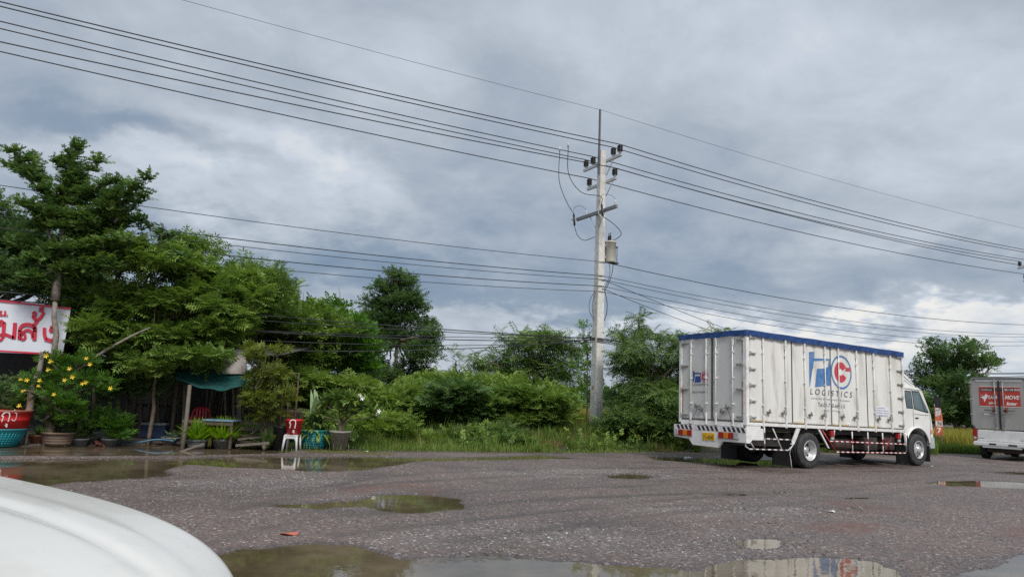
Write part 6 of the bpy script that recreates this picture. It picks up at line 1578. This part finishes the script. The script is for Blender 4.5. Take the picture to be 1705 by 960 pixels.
def litter(px, py, label, c, s_=.06, mname='x'):
    p = gnd(px, py); r = MB(); n = 7; V = [(s_ * (1 + .4 * math.sin(k * 2.3)) * math.cos(k * .9), s_ * .7 * math.sin(k * .9), .012 + .012 * math.sin(k * 1.7)) for k in range(n)]; V2 = [(a, b, c_ - .008) for a, b, c_ in V]
    r.add(V + V2, [tuple(range(n)), tuple(range(2 * n - 1, n - 1, -1))] + [(k, n + k, n + (k + 1) % n, (k + 1) % n) for k in range(n)])
    o = r.build('litter_scrap', mat(mname, c, .7, .1), label=label, cat='litter', group='scraps lying on the gravel'); o.location = (p.x, p.y, gz(p.x, p.y) + .006)
litter(482, 891, 'flat brick-red scrap on the gravel near the white car', (.42, .12, .07), .10, 'brick_scrap'); litter(1384, 853, 'small white scrap below the red-brown stain', (.66, .66, .64), .06, 'white_scrap')
litter(1551, 776, 'tiny white scrap on the gravel right of the truck', (.66, .66, .64), .05, 'white_scrap'); litter(943, 749, 'small pale scrap at the grass edge', (.60, .60, .58), .06, 'white_scrap')
litter(610, 752, 'pale scrap on the ground right of the concrete pot', (.60, .60, .58), .06, 'white_scrap'); litter(218, 792, 'white scrap at the edge of the shop puddle', (.60, .62, .64), .06, 'white_scrap')

# ------------------------------------------------------------------ the white car whose bonnet fills the lower left corner
CARW = mat('white_car_paint', (.60, .585, .545), .30, .015, 2, coat=.35, dirt=(.40, .38, .33), dirt_amt=.35, dirt_scale=3)
CX, CY, CH_ = -.941, 2.223, -.309
car = empty('parked_car', (CX, CY, 0), CH_, label='white car whose rounded bonnet fills the lower left corner', cat='car')
_t = CARW.node_tree; _b = _t.nodes['Principled BSDF']
_tc = _t.nodes.new('ShaderNodeTexCoord'); _v = _t.nodes.new('ShaderNodeTexVoronoi'); _v.inputs['Scale'].default_value = 55; _t.links.new(_tc.outputs['Object'], _v.inputs[0])
_m = _t.nodes.new('ShaderNodeMapRange'); _m.inputs[1].default_value = .0; _m.inputs[2].default_value = .22; _m.inputs[3].default_value = 1.; _m.inputs[4].default_value = 0.; _t.links.new(_v.outputs['Distance'], _m.inputs[0])
_p = _t.nodes.new('ShaderNodeBump'); _p.inputs['Strength'].default_value = .16; _p.inputs['Distance'].default_value = .002; _t.links.new(_m.outputs[0], _p.inputs['Height']); _t.links.new(_p.outputs[0], _b.inputs['Normal'])
# local frame: x back from the nose is negative, y across
HW = .93
def hood_z(u, v):
    """bonnet height: u metres behind the nose, v -1..1 across"""
    u = np.asarray(u, float); v = np.asarray(v, float)
    crown_ = .788 + .325 * (1 - np.exp(-u / .406)) + .074 * np.clip(u, 0, 2) / 1.2
    edge = .059 * np.abs(v) ** 2.5 + .138 * np.clip((np.abs(v) - .80) / .20, 0, 1) ** 2
    ridge = .010 / (1 + np.exp(-(.52 - np.abs(v)) * 45)) * np.clip(u / .35, 0, 1)
    return crown_ - edge + ridge - .012 * np.exp(-((np.abs(v) - .30) / .05) ** 2) * np.clip(u / .5, 0, 1)
nu, nv = 90, 120
def nose_w(u): return HW * (1 - .286 * np.exp(-np.asarray(u, float) / .25))
V = []; F = []
for i in range(nu + 1):
    u = 1.95 * (i / nu) ** 1.7
    for j in range(nv + 1):
        v = -1 + 2 * j / nv; vv = math.copysign(abs(v) ** .85, v)
        V.append((-u - .26 * abs(vv) ** 2.6 * math.exp(-u / .55), vv * float(nose_w(u)), float(hood_z(u, vv))))
for i in range(nu):
    for j in range(nv): F.append((i * (nv + 1) + j, i * (nv + 1) + j + 1, (i + 1) * (nv + 1) + j + 1, (i + 1) * (nv + 1) + j))
m = MB(); m.add(V, F, 0, True); m.build('bonnet', CARW, car)
for sg in (-1, 1):
    m = MB(); pp = []
    for i in range(3, nu + 1, 3):
        u = 1.95 * (i / nu) ** 1.7; vv = sg * .93; pp.append((-u - .26 * abs(vv) ** 2.6 * math.exp(-u / .55), vv * float(nose_w(u)), float(hood_z(u, vv)) + .0005))
    m.tube(pp, .0028, 6); m.build('bonnet_gap', mat('gap_rubber', (.12, .12, .12), .8, .1), car)  # thin dark line along the bonnet seam
# lower body: skirts falling from the bonnet edge round the nose
rim_ = [V[i * (nv + 1)] for i in range(nu, -1, -1)] + [V[j] for j in range(1, nv + 1)] + [V[i * (nv + 1) + nv] for i in range(1, nu + 1)]
m = MB(); rows = []; K = 14
for k in range(K + 1):
    t_ = k / K; row = []
    for (x, y, z) in rim_:
        c_ = Vector((-1.0, 0)); dirv = Vector((x + 1.0, y * 1.0)); dl = dirv.normalized()
        out = .055 * math.sin(t_ * math.pi * .75) ** .7; row.append((x + dl.x * out, y + dl.y * out, z * (1 - t_) + .30 * t_))
    rows.append(row)
n_ = len(rim_); VV = [p for r_ in rows for p in r_]; FF = [(k * n_ + i, k * n_ + i + 1, (k + 1) * n_ + i + 1, (k + 1) * n_ + i) for k in range(K) for i in range(n_ - 1)]
m.add(VV, FF, 0, True); m.build('front_body', CARW, car)
m = MB(); m.box(-4.9, -1.90, -HW, HW, .32, 1.16, bev=.10); m.build('body', CARW, car)
m = MB(); m.prism([(-1.86, 1.17), (-2.55, 1.70), (-3.0, 1.76), (-4.2, 1.72), (-4.75, 1.17)], 'y', -HW + .12, HW - .12, 0, .06); m.build('roof_cabin', CARW, car)
for sg in (-1, 1):
    m = MB(); a = sg * (HW - .118); m.prism([(-2.10, 1.20), (-2.62, 1.64), (-3.25, 1.66), (-3.25, 1.20)], 'y', a - .006, a + .006); m.prism([(-3.35, 1.20), (-3.35, 1.66), (-4.1, 1.64), (-4.45, 1.23)], 'y', a - .006, a + .006); m.build('side_window', GLASS, car)
    m = MB(); V = []
    m.prism([(-.26, .78), (-.50, .84), (-.60, .76), (-.44, .66), (-.26, .66)], 'y', sg * (HW - .22), sg * (HW - .02), 0, .03); m.build('headlight', BLACK, car)
    for s_ in (-.95, -3.85): wheel(car, s_, sg * (HW + .04) , r=.34, width=.22, side=sg)
m = MB(); m.prism([(-1.90, 1.19), (-2.56, 1.695), (-2.54, 1.705), (-1.88, 1.205)], 'y', -HW + .2, HW - .2); m.build('windscreen', GLASS, car)
m = MB(); m.box(-.02, .055, -.5, .5, .60, .80, bev=.03); m.build('grille', BLACK, car)
m = MB(); m.box(-.03, .075, -.26, .26, .44, .56, bev=.01); m.build('number_plate', mat('plate_white', (.7, .7, .7), .4, .05), car)
print('TOTAL verts', sum(len(o.data.vertices) for o in bpy.data.objects if o.type == 'MESH'))
